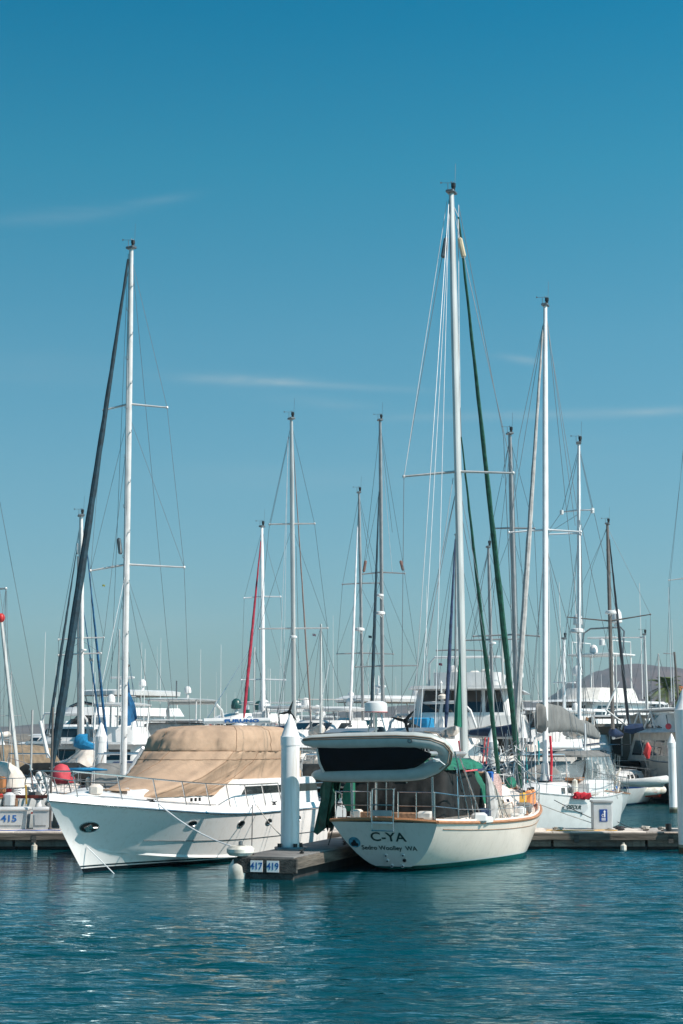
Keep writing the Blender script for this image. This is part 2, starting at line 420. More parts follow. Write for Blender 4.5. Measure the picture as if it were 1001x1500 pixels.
def panes(T, parent, lo, hi, v0, v1, spans, m=glassd, side=(1, -1), front=0, back=0, th=.03, name='window'):
    """window panes set 12 mm proud of the walls between two levels of a house"""
    def qd(f, u0, u1):
        a, b, c, d = f(u0, v0), f(u1, v0), f(u1, v1), f(u0, v1)
        n = (b-a).cross(d-a).normalized()
        T.part(name, MB().prism([a+n*.012-n*th, b+n*.012-n*th, c+n*.012-n*th, d+n*.012-n*th], n*th), m, parent)
    for sd in side:
        def f(u, v, sd=sd):
            A = Vector((lo[1], sd*lo[3], lo[0])).lerp(Vector((lo[2], sd*lo[4], lo[0])), u)
            B = Vector((hi[1], sd*hi[3], hi[0])).lerp(Vector((hi[2], sd*hi[4], hi[0])), u)
            return A.lerp(B, v)
        for (a, b) in spans:
            if sd > 0: qd(f, b, a)
            else: qd(f, a, b)
    for cnt, k in ((front, 2), (back, 1)):
        if not cnt: continue
        sg = 1 if k == 2 else -1
        hw = 4 if k == 2 else 3
        def g(u, v):
            y0 = lerp(-lo[hw], lo[hw], u)*sg; y1 = lerp(-hi[hw], hi[hw], u)*sg
            nz = (lo[5] if len(lo) > 5 and k == 2 else 0)*(1-(2*u-1)**2)
            return Vector((lo[k]+nz, y0, lo[0])).lerp(Vector((hi[k]+nz, y1, hi[0])), v)
        for i in range(cnt): qd(g, (i+.08)/cnt*.86+.07, (i+.92)/cnt*.86+.07)
# ---------------------------------------------------------------- light and sky
SUN_AZ = math.atan2(.89, -.45); SUN_EL = R(45)
sd_ = Vector((math.sin(SUN_AZ)*math.cos(SUN_EL), math.cos(SUN_AZ)*math.cos(SUN_EL), math.sin(SUN_EL)))
sl = bpy.data.lights.new('sun', 'SUN'); sl.energy = 5.0; sl.angle = R(.5); sl.color = (1.0, .90, .80)
so = bpy.data.objects.new('sun', sl); COL.objects.link(so); so.rotation_euler = sd_.to_track_quat('Z', 'Y').to_euler()
wd = bpy.data.worlds.new('World'); sc.world = wd; wd.use_nodes = True
nt = wd.node_tree; N = nt.nodes; K = nt.links
bg = N['Background']; sky = N.new('ShaderNodeTexSky'); sky.sky_type = 'NISHITA'; sky.sun_disc = False
sky.sun_elevation = SUN_EL; sky.sun_rotation = SUN_AZ; sky.altitude = 0; sky.air_density = 1.0; sky.dust_density = .6; sky.ozone_density = 2.0
tc = N.new('ShaderNodeTexCoord'); sp = N.new('ShaderNodeSeparateXYZ'); K.new(tc.outputs['Generated'], sp.inputs[0])
rp = N.new('ShaderNodeValToRGB'); K.new(sp.outputs[2], rp.inputs[0])
SKYT = [(0.0, (.57, .76, .82)), (.04, (.56, .775, .845)), (.078, (.61, .89, .95)), (.159, (.59, 1.04, 1.03)), (.24, (.48, 1.14, 1.11)), (.339, (.20, 1.17, 1.15)), (.421, (.01, 1.05, 1.15)), (.6, (.03, .98, 1.14)), (1.0, (.22, .9, 1.02))]
el = rp.color_ramp.elements
while len(el) < len(SKYT): el.new(.5)
for e, (p_, c) in zip(el, SKYT): e.position = p_; e.color = (*c, 1)
mu = N.new('ShaderNodeMixRGB'); mu.blend_type = 'MULTIPLY'; mu.inputs[0].default_value = 1
K.new(sky.outputs[0], mu.inputs[1]); K.new(rp.outputs[0], mu.inputs[2])
def mth(op, a, b=None, c=None):
    n = N.new('ShaderNodeMath'); n.operation = op
    for i, q in enumerate((a, b, c)):
        if q is None: continue
        if isinstance(q, (int, float)): n.inputs[i].default_value = q
        else: K.new(q, n.inputs[i])
    return n.outputs[0]
gr = N.new('ShaderNodeVectorMath'); gr.operation = 'SCALE'; K.new(mu.outputs[0], gr.inputs[0]); K.new(mth('ADD', mth('MULTIPLY', sp.outputs[0], .32), 1.0), gr.inputs['Scale'])   # brighter towards the sun's side
# thin wisps of cirrus: streaks in azimuth/elevation broken by noise
azm = mth('ARCTAN2', sp.outputs[0], sp.outputs[1])
elv = mth('ARCSINE', sp.outputs[2])
mp_ = N.new('ShaderNodeMapping'); mp_.inputs['Scale'].default_value = (9, 9, 60); K.new(tc.outputs['Generated'], mp_.inputs[0])
cn = N.new('ShaderNodeTexNoise'); cn.inputs['Scale'].default_value = 1.6; cn.inputs['Detail'].default_value = 8; cn.inputs['Roughness'].default_value = .6; cn.inputs['Distortion'].default_value = .5
K.new(mp_.outputs[0], cn.inputs['Vector'])
cnr = N.new('ShaderNodeMapRange'); cnr.inputs[1].default_value = .36; cnr.inputs[2].default_value = .75; K.new(cn.outputs['Fac'], cnr.inputs[0])
tot = None
def wisp(px, py, wx, wy, slope, amp):
    global tot
    v = P(px, py, 100)-Vector((0, 0, EYE)); a0 = math.atan2(v.x, v.y); e0 = math.atan2(v.z, math.hypot(v.x, v.y))
    da = mth('DIVIDE', mth('SUBTRACT', azm, a0), wx/F)
    de = mth('DIVIDE', mth('SUBTRACT', mth('SUBTRACT', elv, e0), mth('MULTIPLY', mth('SUBTRACT', azm, a0), slope)), wy/F)
    g = mth('EXPONENT', mth('MULTIPLY', mth('ADD', mth('MULTIPLY', da, da), mth('MULTIPLY', de, de)), -1.0))
    g = mth('MULTIPLY', g, amp)
    tot = g if tot is None else mth('ADD', tot, g)
wisp(370, 557, 85, 8, -.02, 1.0); wisp(480, 565, 130, 5, -.05, .5); wisp(90, 316, 100, 11, .12, .34); wisp(225, 295, 60, 7, .2, .3)
wisp(768, 527, 36, 6, -.15, .6); wisp(830, 607, 230, 7, .0, .55); wisp(470, 590, 90, 9, -.1, .3); wisp(180, 915, 160, 20, .0, .25); wisp(960, 603, 60, 5, .05, .5)
wisp(420, 700, 200, 22, 0, .16); wisp(760, 660, 200, 30, 0, .14); wisp(60, 540, 160, 26, 0, .14)
cf = mth('MULTIPLY', tot, mth('ADD', mth('MULTIPLY', cnr.outputs[0], .75), .25))
cm = N.new('ShaderNodeMixRGB'); K.new(mth('MULTIPLY', cf, .46), cm.inputs[0]); K.new(gr.outputs[0], cm.inputs[1]); cm.inputs[2].default_value = (5.6, 6.4, 6.6, 1)
K.new(cm.outputs[0], bg.inputs['Color']); bg.inputs['Strength'].default_value = .0765
sc.view_settings.view_transform = 'Standard'; sc.view_settings.look = 'None'; sc.view_settings.exposure = .32; sc.view_settings.gamma = 1
# ---------------------------------------------------------------- water
def water_mat():
    m = bpy.data.materials.new('harbour_water'); m.use_nodes = True
    nt = m.node_tree; N = nt.nodes; K = nt.links; b = N['Principled BSDF']
    b.inputs['Base Color'].default_value = (.0015, .050, .068, 1); b.inputs['Roughness'].default_value = .05; b.inputs['IOR'].default_value = 1.33; b.inputs['Specular IOR Level'].default_value = .19
    tc = N.new('ShaderNodeTexCoord')
    big = N.new('ShaderNodeTexNoise'); big.inputs['Scale'].default_value = .12; big.inputs['Detail'].default_value = 2; K.new(tc.outputs['Object'], big.inputs['Vector'])
    rp = N.new('ShaderNodeValToRGB'); K.new(big.outputs['Fac'], rp.inputs[0])
    rp.color_ramp.elements[0].position = .35; rp.color_ramp.elements[0].color = (.0002, .040, .043, 1)
    rp.color_ramp.elements[1].position = .65; rp.color_ramp.elements[1].color = (.0002, .054, .074, 1)
    prev = None
    for sc_, st, stren, dist, det in (((.5, 1.2, 1), 1.0, .5, .16, 2), ((.9, 3.2, 1), 1.0, .8, .09, 4), ((2.8, 9.5, 1), 1.0, .7, .03, 4)):
        mp = N.new('ShaderNodeMapping'); mp.inputs['Scale'].default_value = sc_; mp.inputs['Rotation'].default_value = (0, 0, R(6)*sc_[0]); K.new(tc.outputs['Object'], mp.inputs[0])
        n = N.new('ShaderNodeTexNoise'); n.inputs['Scale'].default_value = st; n.inputs['Detail'].default_value = det; n.inputs['Distortion'].default_value = .35; K.new(mp.outputs[0], n.inputs['Vector'])
        bp = N.new('ShaderNodeBump'); bp.inputs['Strength'].default_value = stren; bp.inputs['Distance'].default_value = dist
        if not prev: ra = N.new('ShaderNodeAttribute'); ra.attribute_name = 'ripple'
        hm2 = N.new('ShaderNodeMath'); hm2.operation = 'MULTIPLY'; K.new(n.outputs['Fac'], hm2.inputs[0]); K.new(ra.outputs['Fac'], hm2.inputs[1]); K.new(hm2.outputs[0], bp.inputs['Height'])
        if prev: K.new(prev, bp.inputs['Normal'])
        prev = bp.outputs[0]
    df = N.new('ShaderNodeBsdfDiffuse'); K.new(rp.outputs[0], df.inputs['Color']); K.new(prev, df.inputs['Normal'])
    gl = N.new('ShaderNodeBsdfGlossy'); gl.inputs['Roughness'].default_value = .05; gl.inputs['Color'].default_value = (.74, .93, 1, 1); K.new(prev, gl.inputs['Normal'])
    fr = N.new('ShaderNodeFresnel'); fr.inputs['IOR'].default_value = 1.33; K.new(prev, fr.inputs['Normal'])
    fm = N.new('ShaderNodeMath'); fm.operation = 'MULTIPLY'; fm.inputs[1].default_value = .95; K.new(fr.outputs[0], fm.inputs[0])
    mx = N.new('ShaderNodeMixShader'); K.new(fm.outputs[0], mx.inputs[0]); K.new(df.outputs[0], mx.inputs[1]); K.new(gl.outputs[0], mx.inputs[2])
    K.new(mx.outputs[0], N['Material Output'].inputs['Surface']); N.remove(b)
    return m
from mathutils import noise as mn
X = [-1900, -600, -120, -40, -24]+[-19+.16*i for i in range(238)]+[22, 30, 60, 120, 600, 1900]
Y = [-60, 0, 10]; y_ = 15
while y_ < 62: Y.append(y_); y_ += max(.07, y_*.0021)
Y += [66, 75, 90, 110, 150, 300, 700, 1500, 4500]
rows = []; RP = []
for x in X:
    row = []
    for y in Y:
        lee = max(0, min(1, (y-27)/9))*max(0, min(1, (7.5-x)/5)); rp_a = (1.35-1.08*lee)*(1+.5*mn.noise(Vector((x*.10, y*.13, 2)))); RP.append(rp_a)
        f = max(0, min(1, (62-y)/10))*max(0, min(1, (19-abs(x))/2))*(1 if y > 12 else 0); z = 0
        if f: z = .80*f*rp_a*(.036*mn.noise(Vector((x*.42, y*.95, 0)))+.034*mn.noise(Vector((x*1.05+.25*y, y*2.6, 3)))+.018*mn.noise(Vector((x*2.4-.3*y, y*5.6, 7))))
        row.append(Vector((x, y, z)))
    rows.append(row)
w = link('water', MB().grid(rows[::-1]), water_mat(), None, None, 180)
at = w.data.attributes.new('ripple', 'FLOAT', 'POINT'); nY = len(Y); RR = []
for i in range(len(X)-1, -1, -1): RR += RP[i*nY:(i+1)*nY]
at.data.foreach_set('value', RR)
w['kind'] = 'structure'
sb = link('seabed', MB().add([(-1900, -60, -4), (1900, -60, -4), (1900, 4500, -4), (-1900, 4500, -4)], [(0, 1, 2, 3)]), mat('seabed_mud', (.05, .06, .05), .9), None, None); sb['kind'] = 'structure'
# ---------------------------------------------------------------- hills and shore
def rock(name, a, b, sc_=.004):
    m = bpy.data.materials.new(name); m.use_nodes = True; nt = m.node_tree; N = nt.nodes; K = nt.links; p = N['Principled BSDF']; p.inputs['Roughness'].default_value = .95
    tc = N.new('ShaderNodeTexCoord'); n = N.new('ShaderNodeTexNoise'); n.inputs['Scale'].default_value = sc_; n.inputs['Detail'].default_value = 8; K.new(tc.outputs['Object'], n.inputs['Vector'])
    rp = N.new('ShaderNodeValToRGB'); K.new(n.outputs['Fac'], rp.inputs[0]); rp.color_ramp.elements[0].position = .38; rp.color_ramp.elements[1].position = .62
    rp.color_ramp.elements[0].color = (*a, 1); rp.color_ramp.elements[1].color = (*b, 1); K.new(rp.outputs[0], p.inputs['Base Color'])
    n2 = N.new('ShaderNodeTexNoise'); n2.inputs['Scale'].default_value = sc_*5; n2.inputs['Detail'].default_value = 6; K.new(tc.outputs['Object'], n2.inputs['Vector'])
    bp = N.new('ShaderNodeBump'); bp.inputs['Distance'].default_value = 12; bp.inputs['Strength'].default_value = .8; K.new(n2.outputs['Fac'], bp.inputs['Height']); K.new(bp.outputs[0], p.inputs['Normal'])
    return m
from mathutils import noise as mn
def ridge(name, D, depth, prof, m, seed, rough=.05):
    """a range of hills whose crest runs through the surveyed skyline points"""
    xs = [p[0] for p in prof]; n = 140; rows = []
    for i in range(n+1):
        px = lerp(xs[0], xs[-1], i/n)
        for j in range(len(prof)-1):
            if prof[j][0] <= px <= prof[j+1][0]: break
        t = (px-prof[j][0])/(prof[j+1][0]-prof[j][0]); t = t*t*(3-2*t)
        py = lerp(prof[j][1], prof[j+1][1], t)
        c = P(px, py, D); row = []
        for k in range(-9, 10):
            u = k/9; yy = D+u*depth; f = (1-abs(u)**1.5)
            z = c.z*max(0, f); z += c.z*rough*4*mn.noise(Vector((c.x/260+seed, yy/260, 0)))*(1-abs(u))*(1 if k else .25)*max(.0, f)
            row.append(Vector((c.x*(yy/D) if False else c.x, yy, max(z, -1) if k not in (-9, 9) else -2)))
        rows.append(row)
    o = link(name, MB().grid(rows[::-1]), m, None, None, 180); o['kind'] = 'structure'; return o
ridge('desert_hill', 3400, 900, [(600, 1100), (700, 1084), (780, 1045), (840, 998), (880, 982), (905, 973), (935, 971), (965, 975), (1010, 983), (1080, 990), (1200, 1010), (1400, 1060), (1500, 1100)], rock('hill_rock', (.055, .030, .030), (.115, .064, .058)), 3.1, .03)
ridge('low_hills', 2300, 500, [(-500, 1060), (-100, 1066), (20, 1064), (70, 1061), (160, 1062), (300, 1058), (430, 1052), (520, 1042), (600, 1036), (640, 1031), (700, 1030), (760, 1026), (800, 1030), (860, 1046), (950, 1052), (1100, 1058), (1500, 1066)], rock('scrub_hill', (.06, .052, .05), (.11, .09, .085)), 8.2)
mb = MB(); rows = []
for i in range(61):
    x = lerp(-900, 1200, i/60); a = 262+6*math.sin(i*.9)
    rows.append([Vector((x, a, -1)), Vector((x, a+1.5, 1.1)), Vector((x, a+14, 1.6)), Vector((x, 600, 3)), Vector((x, 1400, 9)), Vector((x, 2100, 12))])
mb.grid(rows[::-1]); o = link('shore', mb, rock('shore_sand', (.16, .13, .10), (.32, .27, .22), .05), None, None); o['kind'] = 'structure'
# town on the far slope
walls_c = [mat('house_white', (.62, .58, .54), .8), mat('house_buff', (.45, .35, .27), .8), mat('house_grey', (.34, .32, .31), .8)]
roofm = mat('tile_roof', (.42, .13, .06), .8)
rr = random.Random(4)
kinds = [('small white house with dark window on the far hillside', 0), ('small buff house with dark window on the far hillside', 1), ('small grey house with dark window on the far hillside', 2)]
for i in range(66):
    px = rr.uniform(835, 985) if i < 40 else rr.uniform(560, 835); py = rr.uniform(1031, 1058) if i < 40 else rr.uniform(1046, 1060)
    D = 1300+rr.uniform(-80, 80); c = P(px, py, D)
    lb, k = kinds[rr.randrange(3)]
    h = Thing('far_house', lb, 'house', (c.x, c.y, c.z-12), 0, 'houses on the far slope ('+('white', 'buff', 'grey')[k]+')')
    wx = rr.uniform(2.6, 6); hz = rr.uniform(2, 3.4)
    h.part('wall', MB().box((0, 0, 12), (wx, 4, hz)), walls_c[k]); h.part('foundation', MB().box((0, 0, 4), (wx*.98, 3.9, 14)), walls_c[2])
    h.part('roof', MB().box((0, 0, 12+hz/2+.2), (wx+.5, 4.6, .4)), walls_c[k] if rr.random() < .8 else roofm)
    h.part('window', MB().box((wx*.15, -2, 12), (wx*.4, .2, hz*.4)), glassd)
# orange roofed building
c = P(990, 1012, 330)
h = Thing('tile_roofed_building', 'orange tile roofed building behind the palm at the right edge', 'building', (c.x+7.6, c.y, 1.5))
h.part('wall', MB().box((0, 4, 4.7), (11, 8, 10.4)), walls_c[1]); zz = c.z
h.part('roof', MB().prism([(-6.2, -.6, 9.9), (-6.2, 8.6, 9.9), (-6.2, 4, 12.6)], (12.4, 0, 0)), roofm)
for x in (-3.5, -.5, 2.5): h.part('window', MB().box((x, 0, 7.8), (1.4, .15, 1.6)), glassd)
# ---------------------------------------------------------------- trees
leaf = mat('broad_leaf', (.055, .075, .018), .6, var=.6, scale=.8); leafp = mat('palm_leaf', (.09, .13, .03), .55, var=.5, scale=.8); bark = mat('palm_bark', (.13, .10, .075), .9, var=.3)
def palm(px, pyc, D, label, s=1.0, seed=1):
    rg = random.Random(seed); c = P(px, pyc, D)
    T = Thing('palm_tree', label, 'palm tree', (c.x, c.y, 1.4), 0, 'palms on the shore'); hh = c.z-1.4
    n = 10; T.part('trunk', MB().tube([(math.sin(i*.3)*.15, 0, hh*i/n) for i in range(n+1)], [.30-.12*i/n+.02*(i % 2) for i in range(n+1)], 8), bark)
    mb = MB()
    for f in range(26):
        a = rg.uniform(0, 6.28); up = rg.uniform(-.5, 1.5); L = rg.uniform(2.3, 3.5)*s
        pts = []
        for i in range(9):
            t = i/8; r = L*t*(math.cos(up)*.9+.15); z = L*(math.sin(up)*t-.55*t*t)
            pts.append(Vector((math.cos(a)*r, math.sin(a)*r, hh+z)))
        mb.tube(pts, [.04]*8+[.01], 4)
        sd = Vector((-math.sin(a), math.cos(a), 0))
        for i in range(1, 9):
            for m_ in range(3):
                q = pts[i-1].lerp(pts[i], m_/3); ln = .85*s*(1-abs(i/8-.5)*1.1)
                d = (pts[i]-pts[i-1]).normalized()
                for sg in (1, -1):
                    e = q+sd*sg*ln+d*ln*.5+Vector((0, 0, -.25*ln)); mb.add([q, q+d*.12, e], [(0, 1, 2)])
    T.part('crown', mb, leafp)
palm(977, 1008, 250, 'tall palm with upright fronds above the white awning at the right', 1.3, 3)
palm(999, 1022, 262, 'smaller palm half cut by the right edge of the photo', .8, 5)
def bush(px, py0, py1, wpx, D, label, seed):
    rg = random.Random(seed); a = P(px, py1, D); b = P(px, py0, D); h = b.z-1.4; w = wpx*mpp(D)/2
    T = Thing('broad_leaved_tree', label, 'tree', (a.x, a.y, 1.4), 0, 'trees on the right shore')
    mb = MB(); mb.tube([(0, 0, 0), (.1, 0, h*.35), (0, 0, h*.6)], [.3, .22, .1], 7)
    cl = []
    for i in range(9):
        a_ = rg.uniform(0, 6.28); q = Vector((math.cos(a_)*w*rg.uniform(.2, .75), math.sin(a_)*w*rg.uniform(.1, .6), h*rg.uniform(.45, .86)))
        mb.tube([(0, 0, h*.3), Vector((0, 0, h*.4)).lerp(q, .5), q], [.14, .09, .03], 5); cl.append((q, rg.uniform(.28, .5)*w))
    T.part('trunk', mb, bark)
    lv = MB()
    for q, r in cl:
        for i in range(260):
            v = Vector((rg.gauss(0, 1), rg.gauss(0, 1), rg.gauss(0, 1))).normalized()*r*rg.uniform(.5, 1.05); v.z *= .75
            p = q+v; u = Vector((rg.uniform(-1, 1), rg.uniform(-1, 1), rg.uniform(-.6, .6)))*.22; w_ = Vector((rg.uniform(-1, 1), rg.uniform(-1, 1), rg.uniform(-.6, .6)))*.22
            lv.add([p, p+u, p+u+w_, p+w_], [(0, 1, 2, 3)])
    T.part('crown', lv, leaf)
bush(950, 1006, 1060, 34, 240, 'dark round tree left of the tall palm', 1)
bush(930, 1016, 1062, 26, 245, 'smallest round tree at the left end of the shore trees', 2)
bush(968, 1016, 1064, 30, 255, 'dark tree behind the trunk of the tall palm', 6)
bush(1000, 1020, 1066, 34, 248, 'dark tree under the orange tile roof at the right edge', 9)
# ---------------------------------------------------------------- docks
def dock_line(name, label, x0, x1, y0, y1, zt, fsp=1.25):
    T = Thing(name, label, 'dock', ((x0+x1)/2, (y0+y1)/2, 0)); L = x1-x0; W_ = y1-y0
    n = int(L/2.45); 
    mb = MB()
    for i in range(n):
        xx = -L/2+(i+.5)*L/n; mb.box((xx, 0, zt-.06), (L/n-.015, W_, .12), ch=.012)
    T.part('deck', mb, conct)
    T.part('timber_wale', MB().box((0, -W_/2-.045, zt-.14), (L, .085, .20), ch=.01).box((0, W_/2+.045, zt-.14), (L, .085, .20), ch=.01), wale)
    mb = MB(); 
    for i in range(n): mb.box((-L/2+(i+.5)*L/n, 0, zt-.28), (L/n-.08, W_-.12, .30))
    T.part('pontoon', mb, conc)
    mb = MB()
    for i in range(n): mb.box((-L/2+(i+.5)*L/n+.06, 0, -.04), (L/n-.04, W_-.3, .34))
    T.part('float', mb, floatm)
    for i in range(n*2):      # bolted rods ends and little white floats below
        xx = -L/2+(i+.5)*L/(n*2)
        if i % 3 == 1: T.part('anode', MB().lathe([(.0, -.12), (.09, -.1), (.09, .06), (.04, .09), (.04, .14), (0, .14)], (xx, -W_/2-.02, .07), 8), fendw)
        if i % 2 == 0: T.part('bolt_plate', MB().box((xx, -W_/2-.095, zt-.2), (.14, .02, .22)), dkwood)
    return T
DT = .52
dock_line('main_dock', 'long concrete dock left of the beige canopied cruiser', -14.6, -2.2, 49.0, 51.2, DT)
dock_line('main_dock', 'long concrete dock right of the cream sailboat', -2.1, 14.5, 49.0, 51.2, DT)
# finger dock between the two near boats
fa = P(345, 1288, 38.6); A = Vector((-2.42, 38.65)); fd = Vector((math.sin(R(17)), math.cos(R(17)))); FL = 10.6; FW = 1.36
fc = A+Vector((FW/2, 0)); FT = Thing('finger_dock', 'short finger dock with numbers 417 and 419 on its end', 'dock', (fc.x, fc.y, 0), math.atan2(fd.y, fd.x))
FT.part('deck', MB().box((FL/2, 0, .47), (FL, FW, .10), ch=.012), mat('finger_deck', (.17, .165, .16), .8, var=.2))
FT.part('timber_wale', MB().box((FL/2, -FW/2-.04, .36), (FL, .08, .26), ch=.01).box((FL/2, FW/2+.04, .36), (FL, .08, .26), ch=.01), wale)
en = FT.part('end_board', MB().box((-.05, 0, .31), (.10, FW+.18, .34), ch=.012).box((-.03, 0, .06), (.08, FW, .14)), dkwood)
FT.part('float', MB().box((FL/2+.08, 0, .03), (FL-.2, FW-.2, .42)), floatm)
for txt, yy in (('417', .20), ('419', -.20)):
    pb = MB().box((-.108, yy, .30), (.014, .295, .26)); po = FT.part('number_plate', pb, signw, label='white plate reading '+txt)
    FT.part('number', textmb(txt, .215, frame((-.117, yy, .298), (0, -1, 0), (0, 0, 1)), .003, .004, .92), inkb, po)
def cleat(T, p, a=0, s=1.0):
    c = Vector(p); u = Vector((math.cos(a), math.sin(a), 0))
    T.part('cleat', MB().box(c+Vector((0, 0, .02)), (.12*s, .07*s, .04), a).tube([c-u*.16*s+Vector((0, 0, .09)), c-u*.05*s+Vector((0, 0, .075)), c+u*.05*s+Vector((0, 0, .075)), c+u*.16*s+Vector((0, 0, .09))], [.012, .022, .022, .012], 6).tube([c, c+Vector((0, 0, .08))], .025, 6), black)
cleat(FT, (.35, .48, .52)); cleat(FT, (3.4, .5, .52)); cleat(FT, (1.1, -.5, .52)); cleat(FT, (4.6, -.5, .52))
# rubber bumper wheel and round fender on the corner
wv = FT.w((.12, FW/2+.0, 0))
T = Thing('corner_bumper', 'round pale dock wheel lying on the corner of the numbered finger dock', 'dock bumper', (wv.x, wv.y, .5))
T.part('wheel', MB().lathe([(.10, 0), (.26, .02), (.325, .09), (.325, .17), (.26, .24), (.10, .25), (.10, 0)], (0, 0, 0), 20), fendw); T.part('axle', MB().lathe([(.0, 0), (.05, .0), (.05, .34), (0, .36)], (0, 0, 0), 8), steeld)
b = MB().lathe([(0, -.32), (.17, -.26), (.25, -.1), (.27, .1), (.25, .28), (.16, .42), (.06, .46), (.05, .5), (0, .5)], (wv.x-.02, wv.y-.01, 0), 18)
single('round_fender', b, fendw, 'white round fender floating under the wheel on the dock corner', 'fender', smooth=80)
def pile(px, pyb, pyt, D, label, wpx=27, zb=-3, cone=None, name='mooring_pile'):
    b, t = P(px, pyb, D), P(px, pyt, D); r = wpx*mpp(D)/2; ch = r*2.4 if cone is None else cone
    T = Thing(name, label, 'pile', (b.x, b.y, 0), 0, 'white mooring piles'); h = t.z
    n = 24
    T.part('post', MB().lathe([(r, zb), (r, h-ch-.02)], (0, 0, 0), n), pilew)
    T.part('cap', MB().lathe([(r+.012, h-ch-.22), (r+.016, h-ch), (r*.97, h-ch+.02), (r*.55, h-ch*.45), (r*.16, h-.03), (0, h)], (0, 0, 0), n), pilew)
    return T, r
pl = FT.w((1.45, .0, 0)); 
PY = 41.1
T, r = pile(425, 1246, 1046, PY, 'tall white pile rising through the finger dock between cruiser and cream sailboat', 27)

# pile guide hoop and rollers
g = Thing('pile_guide', 'dark pile guide hoop with rollers round the foot of the tall white pile', 'pile guide', (T.o.location.x, PY, .5))
hp = [Vector(((r+.13)*math.cos(a), (r+.13)*math.sin(a), .06)) for a in [2*math.pi*i/16 for i in range(17)]]
g.part('hoop', MB().tube(hp, .03, 6), steeld)
for a in range(4): q = a*math.pi/2+.5; g.part('roller', MB().lathe([(.0, -.1), (.05, -.1), (.05, .1), (0, .1)], ((r+.06)*math.cos(q), (r+.06)*math.sin(q), .07), 8), black)
g.part('bracket', MB().box((0, -.34, .03), (.62, .10, .06)).box((.3, 0, .03), (.1, .6, .06)).box((-.3, 0, .03), (.1, .6, .06)), steeld)
pile(1008.5, 1250, 1008, 47.6, 'thick pale pile cut by the right edge of the photo', 27, cone=.62)
pile(147, 1140, 1058, 67, 'white pile behind the cruiser bow next to the cream boat cover', 17)
pile(986, 1160, 1074, 74, 'white pile standing by the dark teal hull at the right', 11.5)
pile(722, 1155, 1066, 64, 'white pile behind the foredeck of the cream sailboat', 17)
pile(2, 1116, 1080, 78, 'small white pile top at the left edge of the photo', 12)
def post(px, pyb, pyt, D, wpx, m, label):
    b, t = P(px, pyb, D), P(px, pyt, D)
    single('steel_post', MB().lathe([(wpx*mpp(D)*.9, b.z), (wpx*mpp(D)*.9, b.z+.05), (wpx*mpp(D)/2, b.z+.06), (wpx*mpp(D)/2, t.z), (0, t.z)], (b.x, b.y, 0), 10), m, label, 'post')
post(73.5, 1215, 1036, 50.0, 3.4, alud, 'thin brown post on the dock at the tip of the cruiser bow')
post(45.5, 1128, 1040, 58, 3.2, greyp, 'thin grey post at the left in front of the brown canvas')
# far docks
for i, (x0, x1, y0, lb) in enumerate(((11.2, 15.5, 94.5, 'far finger dock with numbers 321 and 323 on its end'),)):
    T = Thing('far_dock', lb, 'dock', ((x0+x1)/2, y0+1, 0)); L = x1-x0
    T.part('deck', MB().box((0, 8, .85), (L, 18, .1)), conct); T.part('end_board', MB().box((0, -1.05, .48), (L, .12, .68)), mat('teal_board', (.02, .17, .19), .7)); T.part('float', MB().box((0, 8, .1), (L-.3, 17.6, .8)), floatm)
    for txt, xx in (('321', -1.45), ('323', 1.5)):
        q = T.part('number_plate', MB().box((xx, -1.125, .5), (1.25, .03, .5)), signw if txt == '321' else inkb, label='plate reading '+txt)
        T.part('number', textmb(txt, .46, frame((xx, -1.145, .5), (1, 0, 0), (0, 0, 1)), .004, .01), inkb if txt == '321' else signw, q)
dock_line('main_dock', 'far dock behind the second row of boats', -60, 10.5, 101, 103.2, .8)
dock_line('main_dock', 'farthest dock at the right behind the dark teal hull', 17, 60, 112, 114.2, .8)

# ---------------------------------------------------------------- the air
hm = bpy.data.materials.new('haze_air'); hm.use_nodes = True; hn = hm.node_tree; hn.nodes.remove(hn.nodes['Principled BSDF'])
pv = hn.nodes.new('ShaderNodeVolumePrincipled'); pv.inputs['Color'].default_value = (.62, .80, .92, 1); pv.inputs['Density'].default_value = .00012; pv.inputs['Anisotropy'].default_value = .1
hn.links.new(pv.outputs[0], hn.nodes['Material Output'].inputs['Volume'])
ho = link('haze', MB().box((0, 2240, 87), (3900, 4700, 184)), hm, None, None); ho['kind'] = 'stuff'

for px, lb in ((818, 'dock cleat with a dark line nearest the cream sailboat bow'), (972, 'dock cleat with pale line left of the pile at the right edge')):
    c = P(px, 1217, 49.3); CT = Thing('dock_cleat', lb, 'cleat', (c.x, 49.3, DT)); cleat(CT, (0, 0, 0), 0, 1.1)
    CT.part('rope_turns', MB().tube([(.13*math.cos(k)*(1+.2*math.sin(k*3)), .09*math.sin(k), .03+.005*k) for k in range(18)], .018, 5), rope)
for px, m_, lb in ((845, yel, 'yellow power cord lying along the right dock'), (30, bluej, 'blue water hose lying in front of the 415 dock box')):
    c = P(px, 1217, 49.2); rg_ = random.Random(px)
    single('cord', MB().tube([(c.x+.11*i-.9, 49.2+.08*math.sin(i*.9)+.05*rg_.random(), DT+.03) for i in range(20)], .014, 5), m_, lb, 'cord')
def surf(H, t, q, sd, T=None):
    p = H.pt(t, q, sd); a = H.pt(t+.004, q, sd)-p; b = H.pt(t, min(1, q+.02), sd)-p
    if b.length < 1e-6: b = p-H.pt(t, q-.02, sd)
    n = a.cross(b).normalized()
    if n.y*sd < 0: n = -n
    a.normalize(); b = n.cross(a).normalized()
    if b.z < 0: b = -b
    return p, a, b, n
def oval(H, t, q, sd, rx, rz, th=.02, off=.0):
    p, a, b, n = surf(H, t, q, sd)
    return MB().prism([p+a*rx*math.cos(k*math.pi/10)+b*rz*math.sin(k*math.pi/10)+n*(off-.03) for k in range(20)], n*(th+.03))
